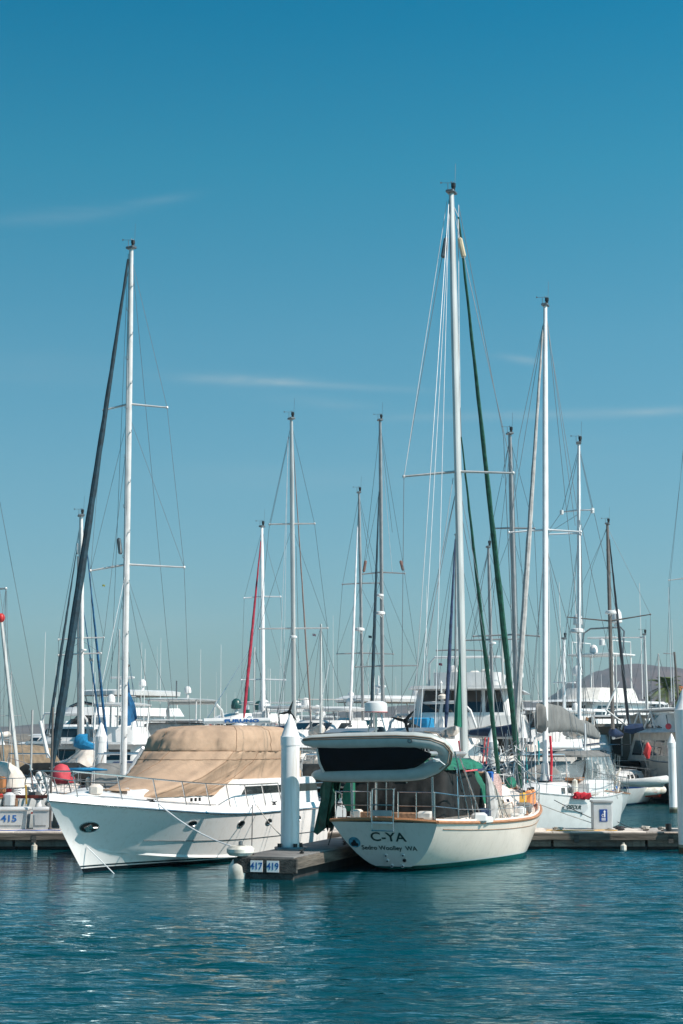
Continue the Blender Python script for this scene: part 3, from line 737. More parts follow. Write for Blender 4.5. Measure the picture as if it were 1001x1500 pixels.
def ovalring(H, t, q, sd, rx, rz, r=.012, off=.015):
    p, a, b, n = surf(H, t, q, sd)
    return MB().tube([p+a*rx*math.cos(k*math.pi/10)+b*rz*math.sin(k*math.pi/10)+n*off for k in range(21)], r, 5)
# ================================================================ the motor cruiser under tan canvas
bt = P(72, 1172, 39.2); hA = R(25); L = 11.5
T = Thing('motor_cruiser', 'white motor cruiser with beige canvas over its bridge, moored left of the tall pile', 'motorboat', (bt.x+L*math.sin(hA), bt.y+L*math.cos(hA), 0), math.atan2(-math.cos(hA), -math.sin(hA)))
H = Hull(L, 3.95, 1.28, 1.27, 1.79, tw=.94, xm=.40, rs=0, rb=1.95, pb=3.3, zlow=-.45, chine=True)
hull = H.build(T, gelhull, gel, camber=.40, nt=34)
# rubbing strake, bulwark and styling lines
strake_tube(T, H, 'rub_rail', steel, .028, dz=-.02)
mb = MB()
for sd in (1, -1):
    o = [H.sheer(i/30, sd, -.005, 0) for i in range(31)]; u = [H.sheer(i/30, sd, .06, .15) for i in range(31)]; v = [H.sheer(i/30, sd, .16, .14) for i in range(31)]; w_ = [H.sheer(i/30, sd, .2, -.01) for i in range(31)]
    mb.grid([o, u, v, w_])
T.part('toe_rail', mb, gel)
for q0, t0, t1, rr_, m_, nm in ((.60, .02, .78, .012, steeld, 'styling_line'), ):
    mb = MB()
    for sd in (1, -1): mb.tube([surf(H, lerp(t0, t1, i/24), q0, sd)[0]+surf(H, lerp(t0, t1, i/24), q0, sd)[3]*.003 for i in range(25)], rr_, 5)
    T.part(nm, mb, m_)
mb = MB()
for sd in (1, -1):
    rows = []
    for i in range(25):
        t = lerp(.02, .90, i/24); p, a, b, n = surf(H, t, lerp(.30, .50, t**2), sd); e = .055*(1-(i/24)**4)
        rows.append([p+b*.05, p+n*e, p-b*.03])
    mb.grid(rows)
T.part('spray_rail', mb, gel)
for i, t in enumerate((.665, .475, .345, .19)):
    for sd in (1, -1):
        po = T.part('porthole', oval(H, t, .84, sd, .155, .085, .012), glassd); T.part('porthole_rim', ovalring(H, t, .84, sd, .155, .085, .014), steel, po)
po = T.part('anchor_pocket', oval(H, .925, .735, 1, .25, .155, .015), black); T.part('pocket_rim', ovalring(H, .925, .735, 1, .25, .155, .013), steel, po)
p, a, b, n = surf(H, .925, .735, 1)
am = MB().tube([p+n*.05-a*.2+b*.02, p+n*.06+a*.05], .022, 6)
am.prism([p+n*.03+a*.16, p+n*.03+a*.02+b*.12, p+n*.03-a*.08+b*.03, p+n*.03+a*.04, p+n*.03-a*.07-b*.06, p+n*.03+a*.02-b*.12], n*.05)
T.part('anchor', am, steel)
# coachroof hump, cabin side with dark windows
house(T, 'coachroof', [(1.40, .6, 9.2, 1.50, .65, .5), (1.72, .7, 8.9, 1.44, .6, .5), (1.92, .8, 8.3, 1.30, .52, .4), (1.98, .9, 7.8, 1.1, .4, .3)], gel, r=.25)
lo, hi = (1.35, .3, 5.9, 1.74, 1.56), (2.14, .5, 4.9, 1.70, 1.56)
cab = house(T, 'cabin', [lo, hi], gel, r=.2)
panes(T, cab, lo, hi, .50, .76, [(.03, .38), (.40, .90)], glassd, name='window')
T.part('deck_hatch', MB().lathe([(.0, 0), (.34, 0), (.34, .03), (.3, .05), (0, .06)], (8.75, .1, 1.93), 20), tan, label='round beige hatch cover')
hc = H.sheer(.905, 1, .75, .22); T.part('windlass_cover', MB().box((10.1, .38, 1.98), (.34, .3, .3), .3, ch=.07), creamc)
# the canvas: rings with slack and folds
def canvas(T, name, levels, m, amp=.03, seed=0, nsub=4, r=.35, seams=(), rings=()):
    rows = []; lv = levels
    for i in range(len(lv)-1):
        for k in range(nsub+(i == len(lv)-2)):
            t = k/nsub; l = [lerp(x, y, t) for x, y in zip(lv[i], lv[i+1])]
            ring = ringpts(l[1], l[2], l[3], l[4], l[0], min(r, l[3]*.85, l[4]*.85), 4, l[5])
            # resample for a finer cloth
            P_ = []
            for j in range(len(ring)):
                a, b = ring[j], ring[(j+1) % len(ring)]; nn = max(1, int((b-a).length/.13))
                P_.append((a, b, nn))
            rows.append(ring)
    # uniform resample by arc length
    N_ = 150; out = []
    for ri, ring in enumerate(rows):
        ln = [0]
        for j in range(len(ring)): ln.append(ln[-1]+(ring[(j+1) % len(ring)]-ring[j]).length)
        row = []; cx = sum(p.x for p in ring)/len(ring)
        for j in range(N_):
            d = ln[-1]*j/N_; k = 0
            while ln[k+1] < d: k += 1
            a, b = ring[k], ring[(k+1) % len(ring)]; p = a.lerp(b, (d-ln[k])/max(1e-6, ln[k+1]-ln[k]))
            nrm = Vector((p.x-cx, p.y, 0)).normalized()
            f = mn.noise(Vector((p.x*2.1+seed, p.y*2.1, p.z*.9)))+.6*mn.noise(Vector((p.x*5+p.z*2.5, p.y*5-p.z*2, seed)))
            f2 = abs(mn.noise(Vector((p.x*3.2+p.z*1.7, p.y*3.2+p.z*1.1, 4+seed))))
            s_ = d*1.3+p.z*1.1; rg1 = max(0, 1-abs(mn.noise(Vector((s_*1.5, p.z*.8+d*.3, 9+seed))))*5)**2; rg2 = max(0, 1-abs(mn.noise(Vector((d*1.9-p.z*1.6, p.z*.7, 21+seed))))*6)**2
            row.append(p+nrm*(amp*(f*.7-f2*1.0)+.042*rg1-.036*rg2)+Vector((0, 0, -amp*.5*f2)))
        out.append(row)
    o = T.part(name, MB().grid(out, True, False, True), m, smooth=70)
    sm_ = MB()
    for j in seams: sm_.tube([rw[j % N_]+(rw[j % N_]-rw[(j+N_//2) % N_]).normalized()*.006 for rw in out], .010, 4)
    for k in rings: sm_.tube([p+Vector((p.x-sum(q.x for q in out[k])/N_, p.y, 0)).normalized()*.006 for p in out[k]]+[out[k][0]], .010, 4)
    if seams or rings: T.part('seam', sm_, seamm, o)
    return o
seamm = mat('canvas_seam', (.26, .165, .105), .9, var=.1)
canvas(T, 'windscreen_cover', [(1.74, .8, 8.5, 1.60, .65, .35), (1.90, .9, 8.0, 1.60, .88, .45), (2.2, 1.0, 6.7, 1.58, 1.15, .5), (2.60, 1.1, 5.75, 1.55, 1.38, .5), (2.88, 1.1, 5.36, 1.57, 1.44, .48), (2.94, 1.3, 4.8, 1.3, 1.1, .4)], tan, .028, 2, r=.35, seams=(5, 19, 41, 65, 136, 126), rings=(13,))
canvas(T, 'bridge_cover', [(2.86, 1.05, 5.30, 1.58, 1.44, .48), (2.92, 1.05, 5.33, 1.60, 1.46, .48), (3.22, 1.10, 5.2, 1.55, 1.42, .42), (3.45, 1.25, 4.95, 1.46, 1.32, .35), (3.56, 1.6, 4.5, 1.22, 1.12, .25), (3.60, 2.2, 3.7, .7, .6, .1)], tan, .035, 5, r=.5, seams=(7, 27, 49, 131), rings=(2,))
mb = MB()
for sd in (1, -1): mb.tube([(2.1, sd*1.58, 2.84), (2.12, sd*1.55, 3.2), (2.3, sd*1.42, 3.43), (2.4, sd*1.1, 3.54)], .018, 5)
T.part('canvas_piping', mb, tand)
T.part('wiper', MB().tube([(6.9, .5, 2.16), (6.2, -.1, 2.44)], .014, 5).tube([(6.75, .62, 2.17), (7.0, .35, 2.12)], .02, 5), steeld)
# bow rail
ro = rail(T, H, .26, .945, 8, .74, inset=.12, m=steel, mids=(), lean=.34, bow=True, r=.019)
T.part('low_rail', MB().tube([H.sheer(.55+.043*i, 1, .35, .2) for i in range(9)], .009, 4), wire)
cleat(T, H.sheer(.78, 1, .25, .15), 2.7); cleat(T, H.sheer(.30, 1, .15, .15), 3.1)
# port side step lights
for i in range(3): T.part('vent_louvre', MB().box((6.55+.16*i, 1.24-.03*i, 1.66), (.10, .05, .09), .3), black)
# swim platform and stern rail
T.part('swim_platform', MB().box((-.45, 0, .42), (1.1, 3.3, .10), ch=.03), gel)
T.part('stern_rail', MB().tube([(.1, 1.7, 1.3), (.1, 1.7, 1.95), (2.2, 1.7, 1.95), (2.6, 1.72, 1.35)], .018, 5).tube([(.1, -1.7, 1.3), (.1, -1.7, 1.95), (2.2, -1.7, 1.95)], .018, 5), steel)
cruiser = T; HC = H
def line(name, pts, r, m, label, g=None):
    mb = MB().tube(pts, r, 6)
    return single(name, mb, m, label, 'rope', g, base=pts[0])
cw = T.w
q1 = cw(H.sheer(.78, 1, .2, .22))
line('mooring_line', sag(q1, FT.w((.35, .48, .62)), .22), .016, wirel, 'pale mooring line from the cruiser foredeck down to the end of the numbered dock')
line('mooring_line', sag(cw(H.sheer(.42, 1, .1, .2)), FT.w((.30, .47, .60)), .05), .012, roped, 'thin dark line from the cruiser side deck to the dock corner with the wheel')
line('mooring_line', sag(cw(H.sheer(.40, 1, .1, .2)), FT.w((3.4, .52, .6)), .12), .012, rope, 'thin line from the cruiser side to the dock cleat behind the tall white pile')
line('bow_line', [cw(H.pt(.935, .50, 1)+Vector((0, .02, 0))), cw(H.pt(.90, .3, 1)+Vector((-.1, .3, -.1)))+Vector((.3, -.6, -.25)), cw(Vector((9.0, 1.9, -.3)))], .014, wirel, 'short pale line hanging from the cruiser bow into the water')
# ================================================================ cream sailboat seen from astern
hB = R(22); s0 = P(562, 1205, 40.6); L = 11.7
T = Thing('sailboat', 'cream sailboat with teak rail, green sails and C-YA on its transom', 'sailboat', (s0.x, s0.y, 0), math.atan2(math.cos(hB), math.sin(hB)))
H = Hull(L, 3.95, 1.20, 1.03, 1.72, tw=.70, xm=.52, rs=.72, rb=1.9, pb=2.15, emid=.13, etr=.40, ebow=.62, zlow=-.5, zls=.02)
tm = mat('transom_paint', (.72, .68, .64), .25, var=.04, scale=1, stripe=[(-9, .0, (.01, .02, .02)), (.0, .10, TEAL)], streak=.2)
H.build(T, cyahull, cream, camber=.10, nt=34, tm=tm)
strake_tube(T, H, 'cap_rail', teak, .045, dz=.03, inset=.0)
T.part('stern_cap_rail', MB().tube([H.sheer(0, 1, 0, .03), Vector((-.02, .7, 1.27)), Vector((-.03, 0, 1.28)), Vector((-.02, -.7, 1.27)), H.sheer(0, -1, 0, .03)], .045, 6), teak)
mb = MB()
for sd in (1, -1): mb.tube([surf(H, lerp(.03, .97, i/30), .885, sd)[0]+surf(H, lerp(.03, .97, i/30), .885, sd)[3]*.002 for i in range(31)], .011, 5)
T.part('sheer_line', mb, teakd)
mb = MB()
for sd in (1, -1): mb.grid([[H.sheer(i/30, sd, .03, .02) for i in range(31)], [H.sheer(i/30, sd, .035, .11) for i in range(31)], [H.sheer(i/30, sd, .08, .11) for i in range(31)], [H.sheer(i/30, sd, .09, -.02) for i in range(31)]])
T.part('bulwark', mb, cream)
# transom lettering; the transom plane
def tp(y, q): 
    a, b = H.pt(0, q, 1), H.pt(0, q, -1); return Vector((a.x, y, a.z))
up = (tp(0, 1)-tp(0, .4)).normalized(); rgt = Vector((0, -1, 0)); nn = rgt.cross(up).normalized()
if nn.x > 0: nn = -nn
def tz(y, z):
    q = (z-H.zls)/(H.zs-H.zls); return tp(y, q)+nn*.006
T.part('boat_name', textmb('C-YA', .36, frame(tz(-.03, .83), rgt, up), .004, .004, 1.12), inkg)
T.part('home_port', textmb('Sedro Woolley  WA', .175, frame(tz(.0, .56), rgt, up), .003, .002, .98), inkg)
bd = T.part('round_badge', MB().prism([tz(.88, .69)+rgt*.155*math.cos(k*.314)+up*.155*math.sin(k*.314) for k in range(20)], nn*.004), badge)
T.part('badge_mark', MB().prism([tz(.88, .66)+nn*.006+rgt*x+up*z for x, z in ((-.09, -.07), (.08, -.07), (.10, -.01), (.05, .03), (.03, .10), (-.02, .11), (-.045, .05), (-.10, .02))], nn*.003), inkk, bd)
for (y, z, big) in ((.12, .38, 0), (-.33, .40, 1), (.11, .25, 0), (-.34, .27, 2), (.02, .13, 0), (-.26, .13, 0)):
    c = tz(y, z); f = frame(c, rgt, up)
    po = T.part('exhaust_port', MB().prism([c+rgt*.045*math.cos(k*.63)+up*.045*math.sin(k*.63) for k in range(10)], nn*.03), white if big != 2 else black)
    T.part('port_hole', MB().prism([c+nn*.031+rgt*.024*math.cos(k*.63)+up*.024*math.sin(k*.63) for k in range(10)], nn*.004), black, po)
# cockpit, cabin trunk, ports
house(T, 'cockpit_coaming', [(1.05, .9, 4.2, 1.15, 1.45), (1.52, .95, 4.2, 1.10, 1.38)], cream, r=.1)
T.part('aft_bench', MB().box((.62, 0, 1.34), (.42, 1.8, .16), ch=.02), teakd)
lo, hi = (1.05, 3.9, 8.9, 1.40, .92, .25), (1.84, 4.0, 8.4, 1.18, .74, .2)
cab = house(T, 'cabin', [lo, hi, (1.93, 4.1, 8.2, .98, .58, .15)], cream, r=.18)
panes(T, cab, lo, hi, .38, .60, [(.18, .27), (.38, .46), (.58, .65), (.76, .82)], glassd, name='porthole')
T.part('hatch', MB().box((7.4, 0, 1.97), (.6, .6, .1), ch=.02), teakd); T.part('deck_box', MB().box((5.6, -.75, 2.12), (.75, .5, .42), ch=.03), teakd)
T.part('outboard_cover', MB().box((5.2, -1.1, 2.16), (.34, .3, .46), ch=.09), black)
T.part('mast_collar', MB().lathe([(.2, 1.86), (.2, 1.98), (.13, 2.1)], (5.35, 0, 0), 12), white)
house(T, 'fore_cabin', [(1.2, 8.0, 9.7, .8, .4, .2), (1.62, 8.1, 9.4, .66, .3, .15)], cream, r=.2)
T.part('handrail', MB().tube([(4.6, -1.08, 1.96), (6, -.98, 1.99), (8, -.7, 1.96)], .02, 5), teak)
# black enclosure over the cockpit, green bimini and dodger
canvas(T, 'cockpit_curtain', [(1.30, .62, 4.0, 1.28, 1.42, 0), (1.7, .7, 3.9, 1.30, 1.40, 0), (2.3, 1.0, 3.5, 1.28, 1.30, 0), (2.5, 1.35, 3.3, 1.22, 1.22, 0)], blackc, .05, 9, r=.2)
canvas(T, 'bimini', [(2.45, 1.25, 4.15, 1.38, 1.36, 0), (2.56, 1.3, 4.1, 1.36, 1.34, 0), (2.68, 1.5, 3.9, 1.15, 1.15, 0), (2.73, 1.9, 3.6, .8, .8, 0)], greenc, .02, 12, r=.3)
canvas(T, 'dodger', [(1.5, 4.0, 5.35, 1.30, 1.12, .05), (2.0, 4.0, 5.1, 1.27, 1.06, .1), (2.35, 4.0, 4.8, 1.10, .95, .1), (2.46, 4.05, 4.6, .8, .7, .1)], greenc, .03, 14, r=.25)
mb = MB()
for x0, x1 in ((1.3, 1.5), (2.6, 2.2), (4.1, 3.9)):
    for sd in (1, -1): mb.tube([(x0 if sd > 0 else x0, sd*1.50, 1.2), (x1, sd*1.40, 2.48)], .016, 5)
    mb.tube([(x1, 1.40, 2.48), (x1, 1.0, 2.7), (x1, -1.0, 2.7), (x1, -1.40, 2.48)], .016, 5)
T.part('bimini_frame', mb, steel)
for x0, x1, y1 in ((1.9, 1.2, 2.9), (2.9, 1.6, 2.75)): T.part('frame_strut', MB().tube([(x0, -1.62, 1.12), (x1, -1.45, y1)], .022, 5), steel)
for i in range(6): T.part('hanging_strap', MB().tube([(4.1+.16*i, -1.5, 2.2-.1*i), (4.15+.16*i, -1.6, 1.6-.05*i), (4.2+.16*i, -1.7, 1.12)], .018, 5), (creamc, rope, greyc)[i % 3])
for i, (x, y, m_) in enumerate(((.9, .5, navyc), (1.0, -.3, greyc), (1.0, -1.0, teakd), (2.3, -1.72, white), (3.1, -1.6, navyc), (5.2, -1.62, creamc), (6.6, -1.55, white), (7.3, -1.5, greyc))): T.part('deck_gear', MB().box((x, y, 1.24+.05*(i % 3)), (.4, .24, .26+.06*(i % 3)), i*.7, ch=.06), m_)
T.part('coral_tape', MB().tube([(1.9, -1.45, 2.40), (3.1, -1.43, 2.42)], .02, 5), ropep)
T.part('hanging_cover', MB().grid([[Vector((.35+.25*u, 1.42+.10*math.sin(v*9+u*5)+.16*(v > .5), lerp(2.35, .92+.12*math.sin(u*6), v)))+Vector((0, .33*w_, 0)) for v in [i/9 for i in range(10)]] for w_, u in ((0, 0), (.3, .25), (.7, .4), (1, .9), (1.3, 1), (1.0, 1.4), (.3, 1.5), (0, 1.0))], True, True), greend)
T.part('stern_cover', MB().tube([(.5, 1.05, 1.45), (.5, 1.12, 1.7), (.52, 1.1, 2.0), (.5, 1.0, 2.3)], [.1, .17, .15, .06], 10), greenc)
# folded grey awning leaning on the side, coiled line
T.part('folded_awning', MB().tube([(3.2, -1.75, 1.05), (3.4, -1.72, 1.4), (3.55, -1.62, 2.0), (3.7, -1.5, 2.35)], [.09, .15, .11, .03], 8).tube([(3.6, -1.8, 1.1), (3.7, -1.7, 1.6), (3.72, -1.55, 2.1)], [.05, .1, .03], 8), greyl)
mb = MB()
for k in range(9):
    y = -1.32-.012*k; mb.tube([Vector((4.95+.01*k, y, 2.28)), Vector((5.08+.01*k, y-.05, 2.1)), Vector((5.08+.01*k, y-.06, 1.85-.02*k)), Vector((5.0, y, 1.74-.02*k)), Vector((4.9+.01*k, y+.02, 1.95)), Vector((4.95+.01*k, y, 2.28))], .014, 5)
T.part('coiled_line', mb, mat('coral_white_rope', (.70, .48, .44), .9, var=.35, scale=60))
T.part('blue_jug', MB().box((4.9, -1.22, 2.1), (.14, .2, .5), ch=.03), bluej)
# jerry cans at the rail
for i, (x, m_, hz) in enumerate(((8.15, yel, .52), (8.75, orng, .50), (9.15, orng, .46))):
    y = -1.22; z0 = H.zsh(x/L)+.02
    j = T.part('jerry_can', MB().box((x, y, z0+hz/2), (.34, .2, hz), .25, ch=.045), m_); T.part('can_handle', MB().tube([(x-.1, y, z0+hz), (x-.08, y, z0+hz+.06), (x+.04, y, z0+hz+.06), (x+.06, y, z0+hz)], .018, 5).lathe([(.03, 0), (.03, .06), (0, .07)], (x+.12, y, z0+hz), 8), black, j)
T.part('jerry_can', MB().box((9.3, -H.B_(9.3/L)+.30, H.zsh(.79)+.22), (.2, .18, .40), ch=.04), bluej)
# rails
rail(T, H, .10, .965, 11, .68, inset=.05, m=steel, mids=(.52,), lean=.0, r=.013)
T.part('pulpit', MB().tube([H.sheer(.86, 1, .05, .7), H.sheer(.93, 1, .05, .78), Vector((L+.3, .15, 2.55)), Vector((L+.3, -.15, 2.55)), H.sheer(.93, -1, .05, .78), H.sheer(.86, -1, .05, .7)], .016, 5).tube([(L+.25, .12, 2.5), (L-.1, .1, 1.75)], .016, 5).tube([(L+.25, -.12, 2.5), (L-.1, -.1, 1.75)], .016, 5), steel)
mb = MB(); sp_ = []
def sr(y0, y1):
    a = [Vector((.06, y, 1.93)) for y in (y0, lerp(y0, y1, .5), y1)]; mb.tube([Vector((.06, y0, 1.27))]+a+[Vector((.06, y1, 1.27))], .016, 5); mb.tube([Vector((.05, y0, 1.6)), Vector((.05, y1, 1.6))], .012, 5)
    mb.tube([Vector((.06, (y0+y1)/2, 1.27)), Vector((.06, (y0+y1)/2, 1.93))], .014, 5)
sr(1.28, .36); sr(-.36, -1.30)
for sd in (1, -1): mb.tube([Vector((.06, sd*1.28, 1.93)), H.sheer(.10, sd, .05, .68)], .016, 5); mb.tube([Vector((.06, sd*1.28, 1.6)), H.sheer(.10, sd, .05, .36)], .012, 5)
T.part('pushpit', mb, steel)
mb = MB()
for y in (.28, -.28): mb.tube([(-.05, y, .98), (-.07, y, 1.3), (-.02, y, 2.0), (.05, y, 2.0)], .019, 6)
for z in (1.0, 1.20, 1.62, 2.0): mb.tube([(-.065, .28, z), (-.065, -.28, z)], .017, 6)
lad = T.part('boarding_ladder', mb, steel); T.part('ladder_step', MB().box((-.08, 0, 1.19), (.08, .52, .05), ch=.01), white, lad); T.part('ladder_step', MB().box((-.08, 0, 1.42), (.05, .5, .14), ch=.01), greyp, lad)
T.part('deck_clutter', MB().box((.5, .9, 1.36), (.3, .26, .24), ch=.04).box((.55, -.9, 1.36), (.3, .4, .2), ch=.05).box((2.8, -1.75, 1.16), (.5, .25, .18), ch=.04).box((6.2, -1.6, 1.12), (.5, .25, .14), ch=.03), offw)
for i in range(7):
    c = H.sheer(.32+.07*i, -1, .3, .04); T.part('deck_fitting', MB().lathe([(.06, 0), (.06, .05), (.04, .07), (.05, .12), (0, .13)], c, 8), (steeld, teakd, white)[i % 3])
# heap of folded bikes and gear on the foredeck: frames, tubes and coils
rg = random.Random(12)
for i in range(84):
    c = Vector((rg.uniform(8.6, 11.2), rg.uniform(-.95, .7), rg.uniform(1.75, 3.0))); d = Vector((rg.uniform(-.4, .4), rg.uniform(-.4, .4), rg.uniform(-.5, .5)))
    T.part('deck_pole' if i % 3 == 0 else 'bicycle_tube', MB().tube([c-d*.6, c+Vector((.04, .04, 0)), c+d*.6], .014, 5), white if i % 3 == 0 else steeld)
for i in range(4):
    c = Vector((9.0+.6*i, -.25+.2*(i % 2), 2.05)); u = Vector((1, .3*(i-1), 0)).normalized()
    T.part('bicycle_wheel', MB().tube([c+u*.28*math.cos(k*.45)+Vector((0, 0, .28*math.sin(k*.45))) for k in range(15)], .016, 5), steeld)
T.part('green_bag', MB().tube([(9.1, -.55, 1.85), (9.4, -.5, 1.95), (9.75, -.5, 1.85)], [.08, .17, .07], 8), greenc)
# rigging
DM = 45.7
rig(T, DM, (682, 1165, 661.5, 283), 12.5, alu, spr=[(702, 592, 752, 698, 693)], shr=((588, 1090), (766, 1170)),
    furl=[(672, 318, 764, 1160, 9.5, greend, 5.2), (676, 640, 733, 1155, 7, greend, 3.2)],
    wires=[(658, 292, 604, 1085, -5), (664, 700, 604, 1110, -2), (666, 700, 755, 1175, 1), (666, 730, 596, 1100, -1), (672, 300, 738, 640, 1), (738, 640, 760, 1160, 3)],
    lwires=[(655, 295, 592, 700, 0), (658, 300, 638, 1060, -3), (659, 300, 616, 1070, -3), (671, 320, 675, 640, 0), (672, 300, 674, 1100, 0)], reflect=[(654, 348, 649, 378, steeld), (673.5, 348, 680, 378, mat('cream_reflector', (.55, .45, .30), .5))])
# boom and green mainsail bundle hanging along the mast
bp = T.px(682, 1104, DM); T.part('boom', MB().tube([bp, Vector((2.2, 0, 2.84))], [.07, .06], 8), alug)
a0, a1, a2 = T.px(675.5, 925, DM), T.px(665, 1062, DM), T.px(679, 1066, DM)
rows = []
for i in range(9):
    t = i/8; l = a0.lerp(a1, t**.8); r_ = a0.lerp(a2, t); c = (l+r_)/2; hw = (r_-l)/2; d = Vector((-.08-.12*t, -.02, 0))
    rows.append([c+hw*math.cos(k*.785)+d*math.sin(k*.785)+Vector((.015*math.sin(k*3+i*2), 0, 0)) for k in range(8)])
T.part('mainsail_cover', MB().grid(rows, True, True, True), greenc)
# stern poles: radar, wind generator, davits, solar panels
rp_ = T.px(551, 1044, 41.0); T.part('radar_pole', MB().tube([(rp_.x, rp_.y, 1.25), (rp_.x, rp_.y, rp_.z)], .032, 6), steel)
q = .285; T.part('radar_dome', MB().lathe([(q*.8, 0), (q, .02), (q, .16), (q*.93, .24), (q*.6, .285), (0, .29)], rp_, 22), white)
T.part('red_band', MB().lathe([(q+.003, .01), (q+.003, .025)], rp_, 22), redp)
for dx in (-.12, .1): T.part('radar_brace', MB().tube([(rp_.x, rp_.y+dx, rp_.z-.02), (rp_.x, rp_.y+dx*2.2, rp_.z-.5), (rp_.x, rp_.y+dx*2.2, 1.3)], .018, 5), steel)
for (xa, xb_, yy, D_, dz) in ((474, 543, 1073, 41.4, 0), (563, 645, 1072, 41.2, 0)):
    a, b = T.px(xa, yy, D_), T.px(xb_, yy-1, D_)
    c = (a+b)/2; T.part('solar_panel', MB().add([a, b, b+Vector((.55, 0, .10)), a+Vector((.55, 0, .10)), a+Vector((0, 0, -.04)), b+Vector((0, 0, -.04)), b+Vector((.55, 0, .06)), a+Vector((.55, 0, .06))], [(0, 1, 2, 3), (7, 6, 5, 4), (0, 4, 5, 1), (1, 5, 6, 2), (2, 6, 7, 3), (3, 7, 4, 0)]), solar)
T.part('panel_frame', MB().tube([T.px(474, 1075, 41.4), T.px(647, 1074, 41.2)], .016, 5).tube([T.px(500, 1075, 41.3), T.px(500, 1100, 41.3)], .016, 5), steel)
def windgen(T, c, r, m=black, tail=True, D=None, ph=.3):
    g = T.part('wind_generator', MB().tube([c+Vector((-.05, 0, 0)), c+Vector((.12, 0, 0)), c+Vector((.42, 0, 0))], [.07, .07, .015], 8).prism([c+Vector((.35, 0, -.02)), c+Vector((.6, 0, -.16)), c+Vector((.6, 0, .18))], (0, .01, 0)), m)
    for k in range(3):
        a = ph+k*2.094; d = Vector((0, math.cos(a), math.sin(a))); e = Vector((0, -math.sin(a), math.cos(a)))
        o = c+Vector((-.08, 0, 0))
        T.part('blade', MB().prism([o+d*.04-e*.035, o+d*r*.4-e*.045, o+d*r+e*0, o+d*r*.3+e*.04, o+d*.04+e*.03], (.012, 0, 0)), m, g)
c = T.px(595, 1056, 41.3); windgen(T, c, .42, black, ph=.25); T.part('generator_pole', MB().tube([(c.x+.05, c.y, 1.3), (c.x+.05, c.y, c.z)], .022, 6), steel)
for y in (.85, -1.25): T.part('davit', MB().tube([(.1, y, 1.25), (.0, y, 2.6), (-.3, y, 3.02), (-.85, y, 3.16)], .03, 6), steel)
mb = MB()
for y, x, z in ((.85, -.75, 3.12), (-1.25, -.75, 3.12)): mb.tube([(x, y, z), (x+.1, y, 2.95)], .010, 4)
T.part('davit_fall', mb, rope)
line('mooring_line', sag(T.w(H.sheer(0, 1, .1, .1)), FT.w((3.2, -.5, .6)), .05), .015, roped, 'dark line from the port stern of the cream sailboat to the finger dock')
line('mooring_line', sag(T.w(H.sheer(.05, 1, .05, .1)), FT.w((4.6, -.5, .6)), .12), .013, rope, 'slack pale line from the cream sailboat quarter to the dock beside it')
cyaT, HY = T, H
# ================================================================ inflatable dinghy slung on the davits, bottom towards us
dc = P(550, 1109, 40.0)
u = Vector((math.cos(hB)*.985, -math.sin(hB)*.985, .02)).normalized()       # along the dinghy, bow to the right
n0 = Vector((-math.sin(hB), -math.cos(hB), 0)); tilt = R(52)
acr = (n0*math.cos(tilt)+Vector((0, 0, 1))*math.sin(tilt)).normalized()      # across: towards us and up
dn = acr.cross(u).normalized()
if dn.z > 0: dn = -dn
T = Thing('inflatable_dinghy', 'grey inflatable dinghy with black bottom, slung tilted from the stern of the cream sailboat', 'dinghy', (dc.x, dc.y, dc.z))
def dq(x, y, z): return u*x+acr*y+dn*z       # z positive = towards the keel
r = .185; hw = .52
near = [(-1.80, hw), (-1.72, hw), (-1.5, hw), (-.8, hw), (0, hw), (.7, hw), (1.1, hw*.93), (1.45, hw*.72), (1.68, hw*.40), (1.76, 0)]
rad = [.03, .10, .155, r, r, r, r, r, r*.98, r*.97]
pts = [(x, y) for x, y in near]+[(x, -y) for x, y in near[:-1]][::-1]; rds = rad+rad[:-1][::-1]
fine = []; fr = []
for i in range(len(pts)-1):
    for k in range(3):
        t = k/3; fine.append((lerp(pts[i][0], pts[i+1][0], t), lerp(pts[i][1], pts[i+1][1], t))); fr.append(lerp(rds[i], rds[i+1], t))
fine.append(pts[-1]); fr.append(rds[-1])
T.part('tube', MB().tube([dq(x, y, 0-.22*max(0, x-.9)**1.5) for x, y in fine], fr, 18), rub, smooth=80)
def shift(o): return [dq(x+ox, y+oy, z) for (x, y), (ox, oy), z in o]
out = []
for i, (x, y) in enumerate(fine[3:-3]):
    a = Vector((fine[i+4][0]-fine[i+2][0], fine[i+4][1]-fine[i+2][1])).normalized(); nx, ny = -a.y, a.x
    sgn = 1 if (nx*(x+.3)+ny*y) > 0 else -1
    rr_ = fr[i+3]; zz_ = -.22*max(0, x-.9)**1.5; out.append((dq(x+sgn*nx*rr_*.90, y+sgn*ny*rr_*.90, rr_*.42+zz_), dq(x+sgn*nx*rr_*.76, y+sgn*ny*rr_*.76, rr_*.64+zz_)))
T.part('rub_strake', MB().tube([p[0] for p in out], .022, 6).tube([p[1] for p in out], .016, 6), strake)
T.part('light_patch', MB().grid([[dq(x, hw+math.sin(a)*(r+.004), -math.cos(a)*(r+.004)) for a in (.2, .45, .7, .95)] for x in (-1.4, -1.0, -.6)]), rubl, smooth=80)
rows = []
for i in range(13):
    t = i/12; x = lerp(-1.42, 1.42, t); w_ = .43*(1-max(0, t-.68)**2*9.2); w_ = max(w_, .02); d = .13+.03*(1-t); zz = -.22*max(0, x-.9)**1.5
    rows.append([dq(x, w_, .02+zz), dq(x, w_*.72, d*.62+zz), dq(x, w_*.10, d+zz), dq(x, -w_*.10, d+zz), dq(x, -w_*.72, d*.62+zz), dq(x, -w_, .02+zz)])
T.part('bottom', MB().grid(rows, False).add(rows[0], [(0, 1, 2, 3, 4, 5)]), bott)
